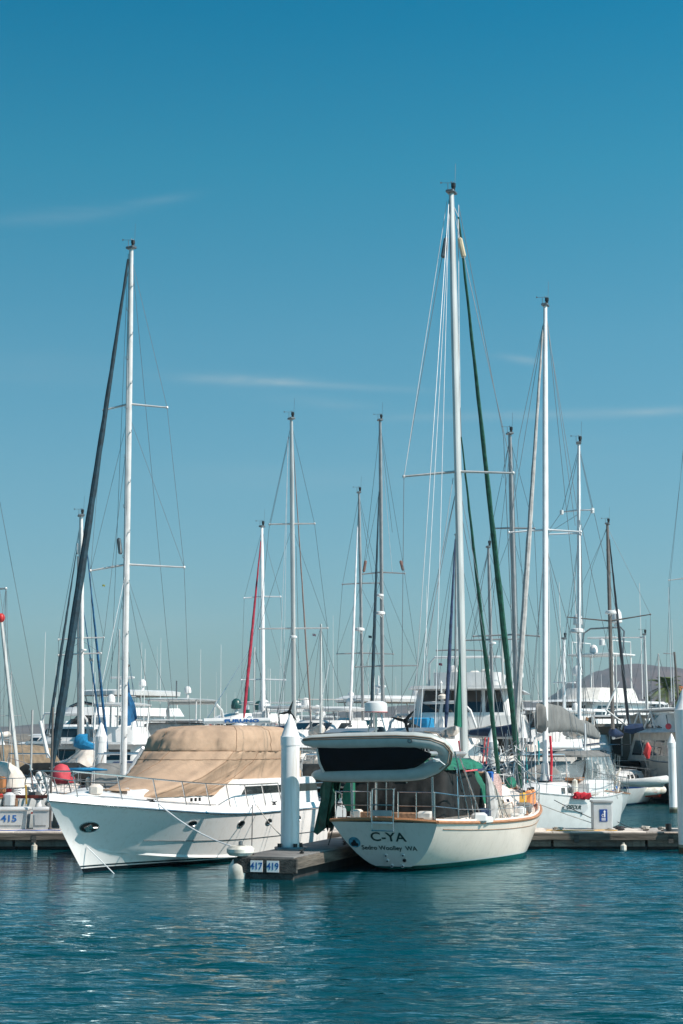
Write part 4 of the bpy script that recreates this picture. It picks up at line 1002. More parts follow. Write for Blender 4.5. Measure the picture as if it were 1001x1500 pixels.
T.part('floor', MB().grid([[dq(x, y, -.02) for y in (-.35, 0, .35)] for x in (-1.4, -.5, .5, 1.2)]), greyp)
T.part('stern_board', MB().prism([dq(-1.42, -.4, -.2), dq(-1.42, .4, -.2), dq(-1.42, .34, .14), dq(-1.42, 0, .22), dq(-1.42, -.34, .14)], u*.035), white)
c = dq(1.08, hw*.92, 0)+(-n0*0); fw = (acr*.55+dn*.83).normalized()
T.part('valve', MB().lathe([(.0, -.02), (.065, 0), (.06, .02), (.03, .03), (0, .02)], (0, 0, 0), 12), steeld) if False else None
vv = MB(); cc = dq(1.06, hw*.93, 0)+fw*(r-.008); e1 = fw.cross(u).normalized()
vv.prism([cc+u*.06*math.cos(k*.52)+e1*.06*math.sin(k*.52) for k in range(12)], fw*.025); vo = T.part('valve', vv, steeld)
T.part('valve_cap', MB().prism([cc+fw*.02+u*.03*math.cos(k*.52)+e1*.03*math.sin(k*.52) for k in range(12)], fw*.015), steel, vo)
T.part('tow_ring', MB().tube([dq(1.55, .12, .24), dq(1.72, .05, .26), dq(1.8, -.1, .22)], .016, 5).box(dq(1.62, .05, .22), (.16, .05, .07)), white)
T.part('bow_line', MB().tube([dq(1.35, .62, -.15), dq(1.62, .52, -.2), dq(1.90, .15, -.1), dq(1.85, -.1, .15), dq(1.65, -.2, .25)], .014, 5), strake)
T.part('grab_line', MB().tube([dq(-1.3, hw-.1, -r), dq(-.9, hw, -r-.05), dq(-.4, hw, -r-.01), dq(.1, hw, -r-.05), dq(.6, hw, -r-.01)], .010, 4), wire)
# ================================================================ generic yachts
def add_gear(T, H, n, seed, x0=.05, x1=.4, z=0):
    """odds and ends on deck: bags, boxes, buckets, coils"""
    rg = random.Random(seed)
    for i in range(n):
        t = rg.uniform(x0, x1); sd = rg.choice((1, -1)); y = sd*H.B_(t)*rg.uniform(.3, .85); zz = H.zsh(t)+.05+z; k = rg.randrange(4); x = t*H.L
        if k == 0: T.part('gear_bag', MB().box((x, y, zz+.12), (rg.uniform(.2, .5), rg.uniform(.2, .4), .26), rg.uniform(0, 3), ch=.06), rg.choice((creamc, navyc, greyc, offw, coral)))
        elif k == 1: T.part('fender', MB().lathe([(0, -.28), (.09, -.22), (.11, 0), (.09, .22), (0, .28)], (x, y, zz+.3), 8), rg.choice((fendw, fendw, navyc)))
        elif k == 2: T.part('coiled_rope', MB().tube([(x+.14*math.cos(a*.9), y+.14*math.sin(a*.9), zz+.01*a) for a in range(22)], .02, 5), rg.choice((rope, roper, ropet, wirel)))
        else: T.part('bucket', MB().lathe([(.1, 0), (.13, .22), (.12, .22), (.09, .02)], (x, y, zz), 10), rg.choice((redp, bluej, white, yel)))
def sailyacht(label, D, mx, a, L, B, mt=.58, fb=1.15, hm_=None, dm=None, cabin=True, sprayhood=None, bimini=None, boomc=None, boom_h=2.2, name='sailing_yacht', seed=0, trm=None, railm=steeld, cabm=None, booml=.36, rails=True, gear=4, pulp=True, zs=None, full=False):
    """hull placed so that the mast stands where the photo has it; a = compass heading of the bow, degrees from straight away"""
    hd = R(a); m = P(mx, 1085, D); x = m.x-math.sin(hd)*L*mt; y = D-math.cos(hd)*L*mt
    T = Thing(name, label, 'sailboat', (x, y, 0), math.atan2(math.cos(hd), math.sin(hd)))
    H = Hull(L, B, zs or fb*1.02, fb, fb*1.32, tw=.72, xm=.45, rs=-.15, rb=1.3, pb=2.0, emid=.22, etr=.32, ebow=.7)
    if full: H.emid, H.etr, H.tw, H.ebow = .10, .10, .86, .5
    T.H = H; H.build(T, hm_ or hullw, dm or offw, nt=20, nq=9, tm=trm)
    strake_tube(T, H, 'toe_rail', teakd if seed % 3 else alu, .025, dz=.02, n=16)
    if cabin:
        cm_ = cabm or white
        lo = (fb, L*.30, L*.76, B*.33, B*.16, .15); hi = (fb+.48, L*.31, L*.70, B*.28, B*.13, .1)
        c = house(T, 'cabin', [lo, hi, (fb+.54, L*.33, L*.68, B*.22, B*.1, .1)], cm_, r=.15)
        panes(T, c, lo, hi, .35, .75, [(.06, .22), (.26, .42), (.48, .60), (.66, .74)], glassd)
        T.part('hatch', MB().box((L*.6, 0, fb+.57), (.5, .5, .07), ch=.02), glassd)
    if sprayhood: canvas(T, 'sprayhood', [(fb+.3, L*.26, L*.40, B*.32, B*.30, .1), (fb+.8, L*.26, L*.37, B*.30, B*.25, .2), (fb+1.1, L*.27, L*.34, B*.24, B*.18, .1), (fb+1.15, L*.28, L*.33, B*.15, B*.12, .05)], sprayhood, .03, seed, nsub=2, r=.2)
    if bimini:
        z = fb+1.95
        canvas(T, 'bimini', [(z, L*.04, L*.26, B*.36, B*.36, 0), (z+.1, L*.05, L*.25, B*.34, B*.34, 0), (z+.18, L*.08, L*.22, B*.22, B*.22, 0)], bimini, .02, seed, nsub=2, r=.2)
        mb = MB()
        for xx in (L*.06, L*.15, L*.24):
            for sd in (1, -1): mb.tube([(L*.15, sd*B*.37, fb+.1), (xx, sd*B*.36, z)], .014, 4)
        T.part('bimini_frame', mb, steel)
    if boomc:
        b0 = Vector((L*mt-.2, 0, fb+boom_h)); b1 = Vector((L*(mt-booml), 0, fb+boom_h+.08))
        T.part('boom', MB().tube([b0, b1], .075, 8), alu)
        T.part('sail_cover', MB().tube([b0.lerp(b1, t)+Vector((0, .02*math.sin(9*t), zz)) for t, zz in ((-.03, .5), (0, .32), (.15, .24), (.4, .2), (.7, .16), (.95, .12), (1, .08))], [.06, .24, .25, .21, .17, .12, .04], 10), boomc)
    if rails:
        rail(T, H, .04, .96, 9, .62, inset=.06, m=railm, mids=(.5,), split=True, r=.012)
        mb = MB().tube([H.sheer(.92, 1, .05, .62), Vector((L+.1, .12, fb*1.32+.72)), Vector((L+.1, -.12, fb*1.32+.72)), H.sheer(.92, -1, .05, .62)], .015, 5).tube([H.sheer(.04, 1, .05, .62), Vector((.02, B*.2, fb+.64)), Vector((.02, -B*.2, fb+.64)), H.sheer(.04, -1, .05, .62)], .015, 5)
        T.part('pulpit', mb, steel)
    add_gear(T, H, gear, seed+40)
    return T
hullw = mat('hull_white', (.70, .70, .69), .2, var=.04, stripe=[(-9, .05, (.02, .03, .08)), (.05, .12, (.55, .55, .55)), (.12, .17, (.02, .04, .12))], streak=.12)
hullw2 = mat('hull_white_plain', (.74, .74, .73), .2, var=.04, stripe=[(-9, .08, (.03, .03, .03))], streak=.1)
hullr = mat('hull_white_red', (.68, .67, .66), .2, var=.04, stripe=[(-9, .10, (.30, .03, .02)), (.8, .86, (.30, .03, .02))], streak=.14)
hullb = mat('hull_white_blue', (.69, .69, .69), .2, var=.04, stripe=[(-9, .10, (.02, .03, .1)), (.85, .97, (.02, .05, .18))], streak=.14)
# ---- left: tall mast with blue furled genoa
T = sailyacht('sailboat with the tall stepped mast and petrol blue furled genoa at the left', 56, 181, -58, 13.2, 4.0, .57, 1.05, hullw, gel, boomc=None, seed=3, gear=7)
rig(T, 56, (181, 1135, 192.5, 364), 9.5, mat('bright_spar', (.72, .69, .67), .4, .15, var=.08), spr=[(599, 152, 245, 601, 597), (835, 133, 270, 836, 831)], shr=((138, 1130), (281, 1130)),
    furl=[(188, 380, 76, 1128, 11, petrolc, -3)], wires=[(188, 372, 163, 1000, 0), (193, 372, 262, 1120, 3), (187, 640, 140, 1040, 0), (184, 840, 150, 1000, -2), (184, 835, 222, 1040, 2)], lwires=[(189, 372, 180, 1100, -.3), (190, 600, 176, 1120, -.3)], steps=20, flags=[(150, 856, 4, mat('yellow_flag', (.35, .35, .08), .8))], reflect=[(174, 788, 177, 812, steeld)])
# blue riding sail hauled up beside the mast
a0, a1, a2 = T.px(185.5, 984, 56), T.px(200, 1052, 56.4), T.px(185, 1064, 56)
rows = []
for i in range(9):
    t = i/8; l = a0.lerp(a2, t); r_ = a0.lerp(a1, t**.85)+(a2-a1)*0
    rows.append([l.lerp(r_, k/6)+Vector((.07*math.sin(k*1.3+t*3), .05*math.sin(k*2+i), -.06*math.sin(math.pi*k/6)*t)) for k in range(7)])
T.part('blue_sail', MB().grid(rows).grid([[p+Vector((.012, .012, 0)) for p in r] for r in rows]), bluec)
T.part('spinnaker_pole', MB().tube([T.px(186, 1135, 55.5), T.px(210, 1095, 54)], .05, 8), mastw)
# coral life ring bag on the rail, and blue board
T2 = Thing('coral_bag', 'coral red bag hanging on the rail behind the cruiser bow', 'bag', P(89, 1148, 52.3))
T2.part('bag', MB().tube([(0, 0, 0), (0, 0, .12), (0.02, 0, .38), (0, 0, .55), (0, 0, .62)], [.20, .32, .30, .20, .05], 12), coral); T2.part('flap', MB().box((.28, -.05, .12), (.35, .05, .2), .3, ch=.02), coral)
bq = P(122, 1128, 52.6); single('paddle_board', MB().tube([bq+Vector((-.75, 0, -.04)), bq+Vector((-.6, 0, 0)), bq+Vector((.3, .1, .02)), bq+Vector((.75, .15, 0))], [.02, .06, .06, .02], 8), blueb, 'long blue board tied along the rail behind the cruiser bow', 'board')
# ---- mast with blue furled stays behind it
T = sailyacht('cutter with radar box and three petrol blue stays, beneath a cream boat cover', 72, 120, 165, 12.5, 3.9, .55, 1.1, hullw, offw, seed=5, boomc=None)
rig(T, 72, (120, 1092, 119, 756), 9, mat('bright_spar', (.72, .69, .67)), spr=[(936, 86, 152, 937, 934), (959, 86, 148, 960, 957)], furl=[(112, 810, 72, 1070, 4.4, petrolc, -3), (118, 880, 88, 1085, 3.2, petrolc, -3), (127, 800, 158, 1100, 4, bluec, 3), (122, 890, 152, 1098, 3, bluec, 3)],
    radar=[(123, 952, 9)], flags=[(144, 955, 4, mat('tricolour_flag', (.35, .05, .05), .8)), (131, 964, 6, greyl)], reflect=[(115, 795, 115, 812, white), (126, 795, 126, 812, white)])
T.part('mizzen_mast', MB().tube([T.px(115.5, 1092, 73), T.px(115.5, 815, 73)], .07, 8), alug)
cc = T.px(112, 1114, 70)
canvas(T, 'boat_cover', [(cc.z-.75, cc.x-2.6, cc.x+2.4, 1.3, 1.1, 0), (cc.z-.2, cc.x-2.2, cc.x+2.1, .9, .75, 0), (cc.z+.45, cc.x-1.2, cc.x+1.4, .2, .16, 0)], creamc, .05, 3, r=.25)
T.part('blue_boom_bag', MB().tube([T.px(113, 1078, 70.5), T.px(118, 1084, 70.5), T.px(125, 1092, 70.5), T.px(150, 1101, 70)], [.12, .40, .22, .18], 8), blueb)
# ---- transom boat at slip 415
T = sailyacht('beige decked sailboat seen from astern behind the dock boxes marked 415', 57.5, 20, 10, 12.5, 4.1, .50, 1.35, hullr, cream, seed=8, sprayhood=creamc, gear=9, railm=steel)
rig(T, 57.5, (27, 1135, 2, 905), 6.5, alu, spr=[(862, -45, 9)], wires=[(0, 735, 60, 1055, 3), (-5, 830, 36, 1120, 0), (10, 865, 14, 1110, 0)], vane=False, light=False)
c = T.px(2, 905, 57.3); T.part('red_lantern', MB().ball((c.x, c.y, c.z), .13, 10, 1.25), redp)
wc = T.px(55, 1148, 53.6)
mb = MB().tube([wc+Vector((0, .42*math.cos(k*.314), .42*math.sin(k*.314))) for k in range(21)], .018, 5)
for k in range(6): mb.tube([wc, wc+Vector((0, .42*math.cos(k*1.047), .42*math.sin(k*1.047)))], .01, 4)
T.part('steering_wheel', mb, steeld); T.part('binnacle', MB().lathe([(.12, -.75), (.08, -.6), (.08, .1), (.14, .15), (.1, .35), (0, .4)], wc+Vector((.15, 0, 0)), 10), white)
T.part('grey_cloth', MB().grid([[T.px(40+u*24, 1156+v*10+u*8+2*math.sin(u*7+v*4), 53.0+.1*math.sin(u*9)) for v in (0, .3, .6, 1)] for u in [i/8 for i in range(9)]]), greyc)
T.part('motor_bracket', MB().box(T.px(15, 1176, 52.3), (.1, .5, .3), ch=.03), teakd)
om = T.px(14, 1172, 52.2); oo = T.part('outboard_motor', MB().box(om, (.3, .34, .48), ch=.08).box(om+Vector((-.02, 0, -.42)), (.12, .12, .5)), white); T.part('propeller', MB().lathe([(0, -.08), (.05, 0), (.12, .02), (0, .06)], om+Vector((-.1, 0, -.66)), 8), black, oo)
T.part('orange_cushion', MB().box(T.px(2, 1150, 53), (.2, .3, .55), ch=.06), orng)
T.part('rust_board', MB().box(T.px(40, 1167, 52.4), (.06, 2.1, .10)), mat('rust_board', (.35, .05, .03), .6))
T.part('yellow_staff', MB().tube([T.px(39, 1178, 52.2), T.px(38, 1150, 52.2)], .03, 6), yel)
T.part('davit_arch', MB().tube([T.px(8, 1165, 53), T.px(14, 1110, 53), T.px(44, 1120, 53), T.px(50, 1160, 53)], .02, 5), steel)
# dock boxes
def dock_box(px0, px1, D, label, txt=None, h=.62, m=None):
    a, b = P(px0, 1215, D), P(px1, 1215, D); w_ = b.x-a.x
    T = Thing('dock_box', label, 'dock box', ((a.x+b.x)/2, D+.35, DT), 0, 'white dock boxes')
    T.part('body', MB().grid([[Vector((sx*w_*.5*f, sy*.33*f, z)) for sx, sy in ((-1, -1), (1, -1), (1, 1), (-1, 1))] for z, f in ((0, .92), (h*.82, 1))], True, True, True), m or boxw)
    T.part('lid', MB().box((0, 0, h*.9), (w_+.05, .74, h*.16), ch=.03), m or white)
    T.part('panel', MB().prism([(-w_*.36, -.325, .12), (w_*.36, -.325, .12), (w_*.40, -.345, h*.70), (-w_*.40, -.345, h*.70)], (0, -.012, 0)), m or boxw)
    if txt: T.part('number', textmb(txt, .27, frame((.0, -.352, .31), (1, 0, 0), (0, .0, 1)), .006, .006, 1.2), inkb)
    return T
dock_box(-13, 39, 50.4, 'white dock box numbered 415 at the left edge', '415', .66)
dock_box(47.5, 72, 50.4, 'blank white dock box between the 415 box and the thin brown post', None, .66)
dock_box(86, 104, 50.5, 'small white box with a blue label, half hidden by the cruiser bow', None, .55)
c = P(89, 1211, 50.0); single('blue_label', MB().box((c.x, 50.12, .78), (.22, .01, .2)), signb, 'square dark blue label on the small box behind the cruiser bow', 'label')
# pump-out pedestal with its blue sign
a = P(883.5, 1215, 50.2)
T = Thing('dock_pedestal', 'grey utility cabinet with a blue pictogram sign on the right dock', 'cabinet', (a.x, 50.4, DT))
T.part('cabinet', MB().box((0, 0, .40), (.58, .45, .80), ch=.02), boxw); T.part('lid', MB().box((0, 0, .83), (.64, .52, .07), ch=.015), greyp)
sg = T.part('sign', MB().box((.02, -.232, .42), (.235, .014, .36)), signb)
def flat(T, pts, y, m, par, nm='pictogram', th=-.004): return T.part(nm, MB().prism([(x, y, z) for x, z in pts], (0, th, 0)), m, par)
flat(T, [(.035, .37), (.075, .37), (.075, .52), (.10, .52), (.055, .58), (.01, .52), (.035, .52)], -.24, signw, sg)
T.part('pictogram', MB().tube([(.03, -.242, .44), (-.01, -.242, .46), (-.035, -.242, .42), (-.01, -.242, .38), (.02, -.242, .40)], .010, 5), signw, sg)
flat(T, [(-.045, .275), (.085, .275), (.085, .30), (-.045, .30)], -.24, signw, sg); flat(T, [(-.045, .325), (.085, .325), (.085, .345), (-.045, .345)], -.24, signw, sg)
# ---- right: white sailboat with the grey sail cover and clear enclosure
hdg = -160; D0 = 57.0
T = sailyacht('white sailboat with grey sail cover, clear windscreen panels and red rope on its bow', D0, 799, hdg, 10.7, 3.6, .56, 1.22, hullw2, white, boomc=None, seed=21, gear=5, railm=steel, name='sailing_yacht', cabin=True, full=True)
H = T.H; L = 10.7
rig(T, D0, (799, 1150, 799, 448), 9.5, mastw, spr=[(783, 746, 851, 780, 779)], shr=((770, 1160), (862, 1170)),
    furl=[(795.5, 478, 755, 1090, 8.5, greyl, -2.5)], wires=[(797, 470, 760, 645, 0), (760, 645, 748, 780, 0), (802, 470, 868, 1120, 3), (802, 470, 843, 770, 0), (799, 790, 770, 1120, -1), (800, 800, 850, 1160, 1), (800, 800, 905, 1170, 3)], lwires=[(802, 560, 806, 1030, 0)])
T.part('mast_boot', MB().lathe([(.30, 0), (.26, .12), (.15, .5), (.13, .9)], T.px(799, 1150, D0)+Vector((0, 0, -.15)), 12), white)
b0, b1 = T.px(795, 1092, D0), T.px(849, 1093, D0+3.5)
T.part('boom', MB().tube([b0, b1], .13, 10), mastw)
def cover(T, px_pts, m, name='sail_cover', th=.20, par=None):
    rows = []
    for i, (x, yt, yb, D) in enumerate(px_pts):
        a, b = T.px(x, yt, D), T.px(x, yb, D); c = (a+b)/2; h = (a-b)/2; sdv = T.M.to_3x3().inverted() @ Vector((0, 1, 0))
        rows.append([c+h*math.cos(k*.524)+sdv*th*(1.25 if h.z*math.cos(k*.524) < 0 else .75)*math.sin(k*.524)*(1+.12*math.sin(i*2+k)) for k in range(12)])
    return T.part(name, MB().grid(rows, True, True, True), m, par, smooth=60)
cover(T, [(785.5, 1034, 1066, D0-.2), (787, 1030, 1072, D0), (793, 1029, 1074, D0), (799, 1028.5, 1073, D0), (806, 1031, 1073, D0+.5), (815, 1033, 1072, D0+1.1), (822, 1034, 1073, D0+1.5), (824, 1036, 1072, D0+1.6), (834, 1042, 1072, D0+2.2), (846, 1051, 1073, D0+2.9), (849, 1054, 1074, D0+3.1), (860, 1056, 1080, D0+3.8), (870, 1062, 1083, D0+4.4), (877, 1072, 1083, D0+4.8)], greyc, th=.24)
# hard dodger with clear panels
lo, hi = (1.35, L*.08, L*.50, 1.45, 1.15, .2), (2.62, L*.12, L*.42, 1.30, 1.05, .2)
ro = house(T, 'bimini', [(2.60, L*.10, L*.44, 1.33, 1.08, .2), (2.66, L*.10, L*.44, 1.33, 1.08, .2), (2.80, L*.14, L*.41, 1.0, .8, .1)], greyc, r=.2)
for sd in (1, -1):
    for k, (u0, u1) in enumerate(((.02, .24), (.26, .50), (.52, .74), (.76, .98))):
        f = lambda u, v: Vector((lerp(lo[1], lo[2], u), sd*lerp(lo[3], lo[4], u), 1.75)).lerp(Vector((lerp(hi[1], hi[2], u), sd*lerp(hi[3], hi[4], u), 2.60)), v)
        T.part('clear_panel', MB().grid([[f(lerp(u0, u1, i/4), j/4)+Vector((0, sd*.05*math.sin(math.pi*j/4), 0)) for j in range(5)] for i in range(5)]), vinyl)
        T.part('panel_seam', MB().tube([f(u0-.01, 0), f(u0-.01, .5)+Vector((0, sd*.05, 0)), f(u0-.01, 1)], .02, 5), greyl)
T.part('clear_panel', MB().grid([[Vector((lerp(lo[2], hi[2], j/3), lerp(-1.1, 1.1, i/4), lerp(1.8, 2.6, j/3))) for j in range(4)] for i in range(5)]), vinyl)
T.part('coaming', MB().box((L*.28, 0, 1.55), (L*.38, 2.8, .5), ch=.1), white)
T.part('black_cover', MB().tube([(L*.20, .6, 1.85), (L*.24, .7, 2.1), (L*.34, .7, 2.12), (L*.42, .6, 1.85)], [.1, .42, .40, .1], 10), blackc)
T.part('teak_seat', MB().box((L*.47, .8, 1.86), (.9, .5, .1)), teak)
T.part('solar_panel', MB().box((L*.12, .2, 2.98), (.95, 1.7, .05), 0, ch=.01, rx=.12), mat('blue_solar', (.03, .06, .14), .15)); T.part('panel_rim', MB().box((L*.12, .2, 2.945), (1.02, 1.78, .03), 0, rx=.12), alu)
# stern gear heap
rg = random.Random(5); mb = MB()
for i in range(22):
    x = rg.uniform(.0, 1.1); y = rg.uniform(.2, 1.35); mb.tube([(x, y, 1.2), (x+rg.uniform(-.2, .2), y, 2.0+rg.uniform(-.2, .5))], .016, 5)
T.part('stern_arch', mb, steel)
for i in range(7): T.part('hanging_rope', MB().tube([(rg.uniform(0, .9), rg.uniform(.9, 1.5), 2.0+.05*i), (rg.uniform(0, .9), rg.uniform(1.0, 1.5), 1.65), (rg.uniform(0, .9), rg.uniform(.9, 1.5), 1.25)], .035, 6), rg.choice((rope, creamc, rope)))
T.part('swim_step', MB().box((-.25, 0, .45), (.7, 2.4, .12), ch=.04), white)
# name board and fluked anchor plate on the bow, red rope
def bow_pt(px, py): return T.px(px, py, D0-5.0)
def onhull(t, q, sd=1, off=.02):
    p, a, b, n = surf(H, t, q, sd); return p+n*off, a, b, n
p, a_, b_, n_ = onhull(.70, .80)
T.part('name_board', MB().prism([p+a_*x+b_*z for x, z in ((-.75, -.03), (-.55, -.20), (-.48, -.26), (-.42, -.16), (.9, -.07), (.9, .09), (-.62, .12))], n_*.015), boxw)
T.part('boat_name', textmb('OSFOUR', .19, frame(p+n_*.022+a_*.25+b_*.0, -a_, b_), .003, .004, 1.35), inkg)
mb = MB()
for k in range(4):
    mb.tube([p+n_*.09+b_*.42+a_*(-.5+i*.065)+b_*(.11*math.sin(i*1.35+k*1.57))+n_*(.05*math.cos(i*1.35+k*1.57)) for i in range(17)], .028, 6)
T.part('red_rope_coil', mb, roper)
T.part('rope_end', MB().tube([p+n_*.09+b_*.40-a_*.5, p+n_*.1+b_*.37-a_*.75], .025, 5), wire)
T.part('red_halyards', MB().tube([T.px(807, 1150, D0-.2), T.px(808, 1110, D0-.2), T.px(806, 1078, D0-.2)], .045, 5), roper)
for (x, y0, y1, m_) in ((789, 1085, 1120, ropet), (857, 1060, 1100, wirel)): T.part('hanging_line', MB().tube([T.px(x, y0, D0-.5), T.px(x+1, (y0+y1)/2, D0-.5), T.px(x, y1, D0-.5)], .03, 5), m_)
whT = T
for (x0, y0, x1, y1, D1, m_, lb) in ((812, 1172, 908, 1216, 50.0, roped, 'dark dock line crossing the white hull to the cleat right of the grey cabinet'), (790, 1178, 905, 1217, 49.9, rope, 'thin pale line low across the white hull to the dock'), (905, 1204, 940, 1217, 49.9, roped, 'short dark line from the white stern to the dock edge')):
    a, b = P(x0, y0, 52.3), P(x1, y1, D1); line('mooring_line', sag(a, b, .03), .012, m_, lb)
for px, lb in ((909, 'cleat with a knot of dark line on the right dock beside the grey cabinet'), (946, 'cleat with coiled pale line near the right end of the dock')):
    c = P(px, 1216, 49.6); CT = Thing('dock_cleat', lb, 'cleat', (c.x, 49.6, DT)); cleat(CT, (0, 0, 0), 0, 1.2)
    CT.part('rope_turns', MB().tube([(.12*math.cos(k)*(1+.2*math.sin(k*3)), .09*math.sin(k), .03+.006*k) for k in range(16)], .02, 5), roped if px < 920 else rope)
c = P(994, 1212, 49.4); CT = Thing('pile_guide', 'black roller guide round the pile at the right edge', 'pile guide', (c.x-.1, 48.9, DT)); CT.part('bracket', MB().box((0, -.05, .05), (.9, .1, .08)), steeld); CT.part('roller', MB().lathe([(0, -.12), (.09, -.1), (.09, .1), (0, .12)], (-.3, -.05, .14), 10), black)
# ---- remaining masts
def mastboat(label, D, mast, a, L, B, w, m, fbm=1.1, hull=None, **k):
    rg_ = {q: k.pop(q) for q in ('spr', 'shr', 'furl', 'wires', 'lwires', 'radar', 'steps', 'flags', 'reflect', 'vane', 'light') if q in k}
    T = sailyacht(label, D, mast[0], a, L, B, fb=fbm, hm_=hull, **k); rig(T, D, mast, w, m, **rg_); return T
mastboat('sloop with the crimson furled genoa, behind the beige canvas', 82, (386.5, 1062, 384, 772), -150, 11, 3.5, 6, mastw, hull=hullr, boomc=redc, seed=31,
    spr=[(875, 358, 411, 876, 874), (996, 354, 418)], furl=[(382.5, 790, 357, 1056, 4.6, redc, -3.5)], wires=[(383, 778, 372, 1060, 2)])
mastboat('tall grey masted sloop behind the tall white pile, with radar on its second spreader', 68, (431, 1062, 427, 614), 150, 14, 4.2, 7.5, alu, hull=hullb, boomc=navyc, seed=32,
    spr=[(770, 395, 461, 768, 767), (923, 380, 480, 921, 920)], radar=[(430, 933, 12)], furl=[(429, 640, 456, 1060, 2.6, mat('brownish_furl', (.30, .22, .20)), 4)], wires=[(424, 640, 396, 770, 0), (430, 900, 405, 1060, -2), (430, 920, 405, 1075, -2), (434, 800, 440, 1060, 1), (483, 970, 466, 1050, -1)], lwires=[(423, 640, 408, 1050, -.5), (422, 640, 415, 1050, -.5)], flags=[(458, 928, 5, mat('striped_flag', (.45, .30, .32)))])
mastboat('sloop with white furled genoa between the two radar masts', 86, (532, 1060, 526, 722), 160, 12, 3.8, 5, alug, hull=hullw, boomc=navyc, seed=33,
    spr=[(856, 502, 556, 856, 854), (958, 494, 576)], furl=[(524, 770, 513, 1058, 4.2, mat('white_furl', (.72, .70, .70)), -3)], radar=[(527, 922, 16)], wires=[(526, 730, 548, 856, 0), (480, 1050, 483, 968, 0)])
mastboat('sloop with stacked radome and radar dish and twisted petrol genoa', 78, (561, 1052, 557, 616), 158, 14, 4.2, 6.2, alug, hull=hullb, boomc=petrolc, seed=34,
    spr=[(841, 532, 593, 841, 840), (977, 521, 612, 977, 975)], radar=[(557, 872, 12), (557, 898, 16)], furl=[(555.5, 720, 544, 1060, 5, petrolc, -4)], wires=[(557, 620, 575, 780, 0), (612, 975, 570, 1060, 0), (556, 720, 532, 840, 0)], lwires=[(558, 640, 575, 840, 0)], reflect=[(536, 821, 533, 838, mat('brown_reflector', (.22, .12, .10))), (587, 821, 591, 836, MATS['brown_reflector'] if 'brown_reflector' in MATS else steeld)], flags=[(545, 935, -5, petrolc)])
mastboat('sloop with slim navy blue furled sail left of the cream sailboat mast', 74, (667, 1070, 668, 784), 170, 12, 3.8, 3.5, alug, hull=hullw, boomc=creamc, seed=35,
    spr=[(953, 640, 706, 953, 953)], furl=[(667, 790, 653, 1072, 5.5, navyc, -3)], wires=[(667, 790, 636, 1060, -2)], flags=[(643, 971, 5, mat('dark_red_flag', (.14, .02, .05)))], vane=False)
mastboat('short masted ketch with radar seen between the two green furled sails', 70, (723, 1075, 715.5, 802), 165, 11, 3.6, 5.5, alug, hull=hullr, boomc=creamc, seed=36,
    spr=[(938, 682, 766, 938, 936)], radar=[(722, 942, 11)], wires=[(716, 806, 690, 940, 0), (716, 806, 745, 1060, 2)], vane=False)
mastboat('grey masted sloop rising right behind the long green genoa', 66, (758, 1080, 747, 636), 162, 14, 4.1, 8, alug, hull=hullb, boomc=navyc, seed=37,
    spr=[(776, 720, 783, 774, 774), (932, 694, 790)], wires=[(749, 645, 700, 1075, -2), (750, 650, 778, 1010, 1), (747, 640, 738, 700, 0)])
mastboat('white masted sloop with big radar dish behind the grey sail cover', 64, (849, 1062, 848, 650), -176, 13, 4, 7, mastw, hull=hullw2, boomc=creamc, seed=38,
    spr=[(749, 823, 868, 750, 747), (783, 800, 851)], radar=[(846, 924, 22)], wires=[(848, 660, 830, 750, 0), (850, 660, 940, 1060, 3), (850, 760, 915, 1060, 2), (848, 790, 810, 1060, -2)], reflect=[(823, 747, 823, 754, white), (868, 744, 868, 752, white)])
mastboat('dark masted sloop with black furled genoa in front of the desert hill', 84, (898, 1068, 890, 768), -165, 13, 4, 6.5, alud, hull=hullb, boomc=navyc, seed=39,
    spr=[(911, 832, 953, 904, 900)], radar=[(895, 897, 18)], furl=[(893, 790, 921, 1062, 5, mat('black_furl', (.02, .025, .035)), 3)], wires=[(890, 770, 868, 830, 0), (868, 830, 845, 1000, 0), (891, 780, 920, 1060, 3), (953, 902, 955, 1060, 0)], steps=9)
mastboat('small dark teal sloop moored bow on, with a red jacket tied to its forestay', 95, (951, 1118, 944, 930), 178, 8.0, 2.2, 5, alu, fbm=1.6, hull=tealh, boomc=mat('dark_teal_cover', (.01, .04, .06)), seed=40, mt=.52,
    spr=[(934, 890, 945)], furl=[], wires=[(944, 934, 962, 1118, 2), (944, 934, 940, 1130, -3)])
mastboat('short white stub mast boat left of the radar tower', 80, (827, 1062, 826.5, 936), -140, 9, 3, 5.5, mastw, hull=hullw, boomc=greyl, seed=41, spr=[(1000, 812, 842)], vane=False)
T = mastboat('ketch at the right edge with dark mizzen, half outside the photo', 100, (1012, 1090, 1012, 560), -178, 13, 4, 7, alu, hull=hullw, boomc=greyc, seed=42,
    spr=[(850, 980, 1046)], wires=[(1010, 570, 982, 850, 0), (982, 850, 976, 985, 0), (988, 985, 996, 1060, 0)])
T.part('mizzen_mast', MB().tube([T.px(996, 1050, 100), T.px(988, 955, 100)], .07, 6), alud); T.part('mizzen_spreader', MB().tube([T.px(972, 957, 100), T.px(988, 958, 100)], .03, 5), steeld)
# whip pole / leaning spar at the left
a, b = P(71, 1110, 60), P(59, 1056, 60); single('leaning_spar', MB().tube([a, a.lerp(b, .5), b], [.075, .07, .06], 8), white, 'short white spar leaning beside the tan sprayhood, left of the thin brown post', 'spar')
# red life ring on the teal sloop
c = P(949, 1100, 76); single('red_jacket', MB().tube([c+Vector((.02, 0, -.35)), c+Vector((-.05, 0, -.1)), c+Vector((.03, 0, .15)), c+Vector((0, 0, .38))], [.07, .17, .16, .05], 8), redp, 'red life jacket hanging above the bow of the dark teal sloop', 'life jacket')
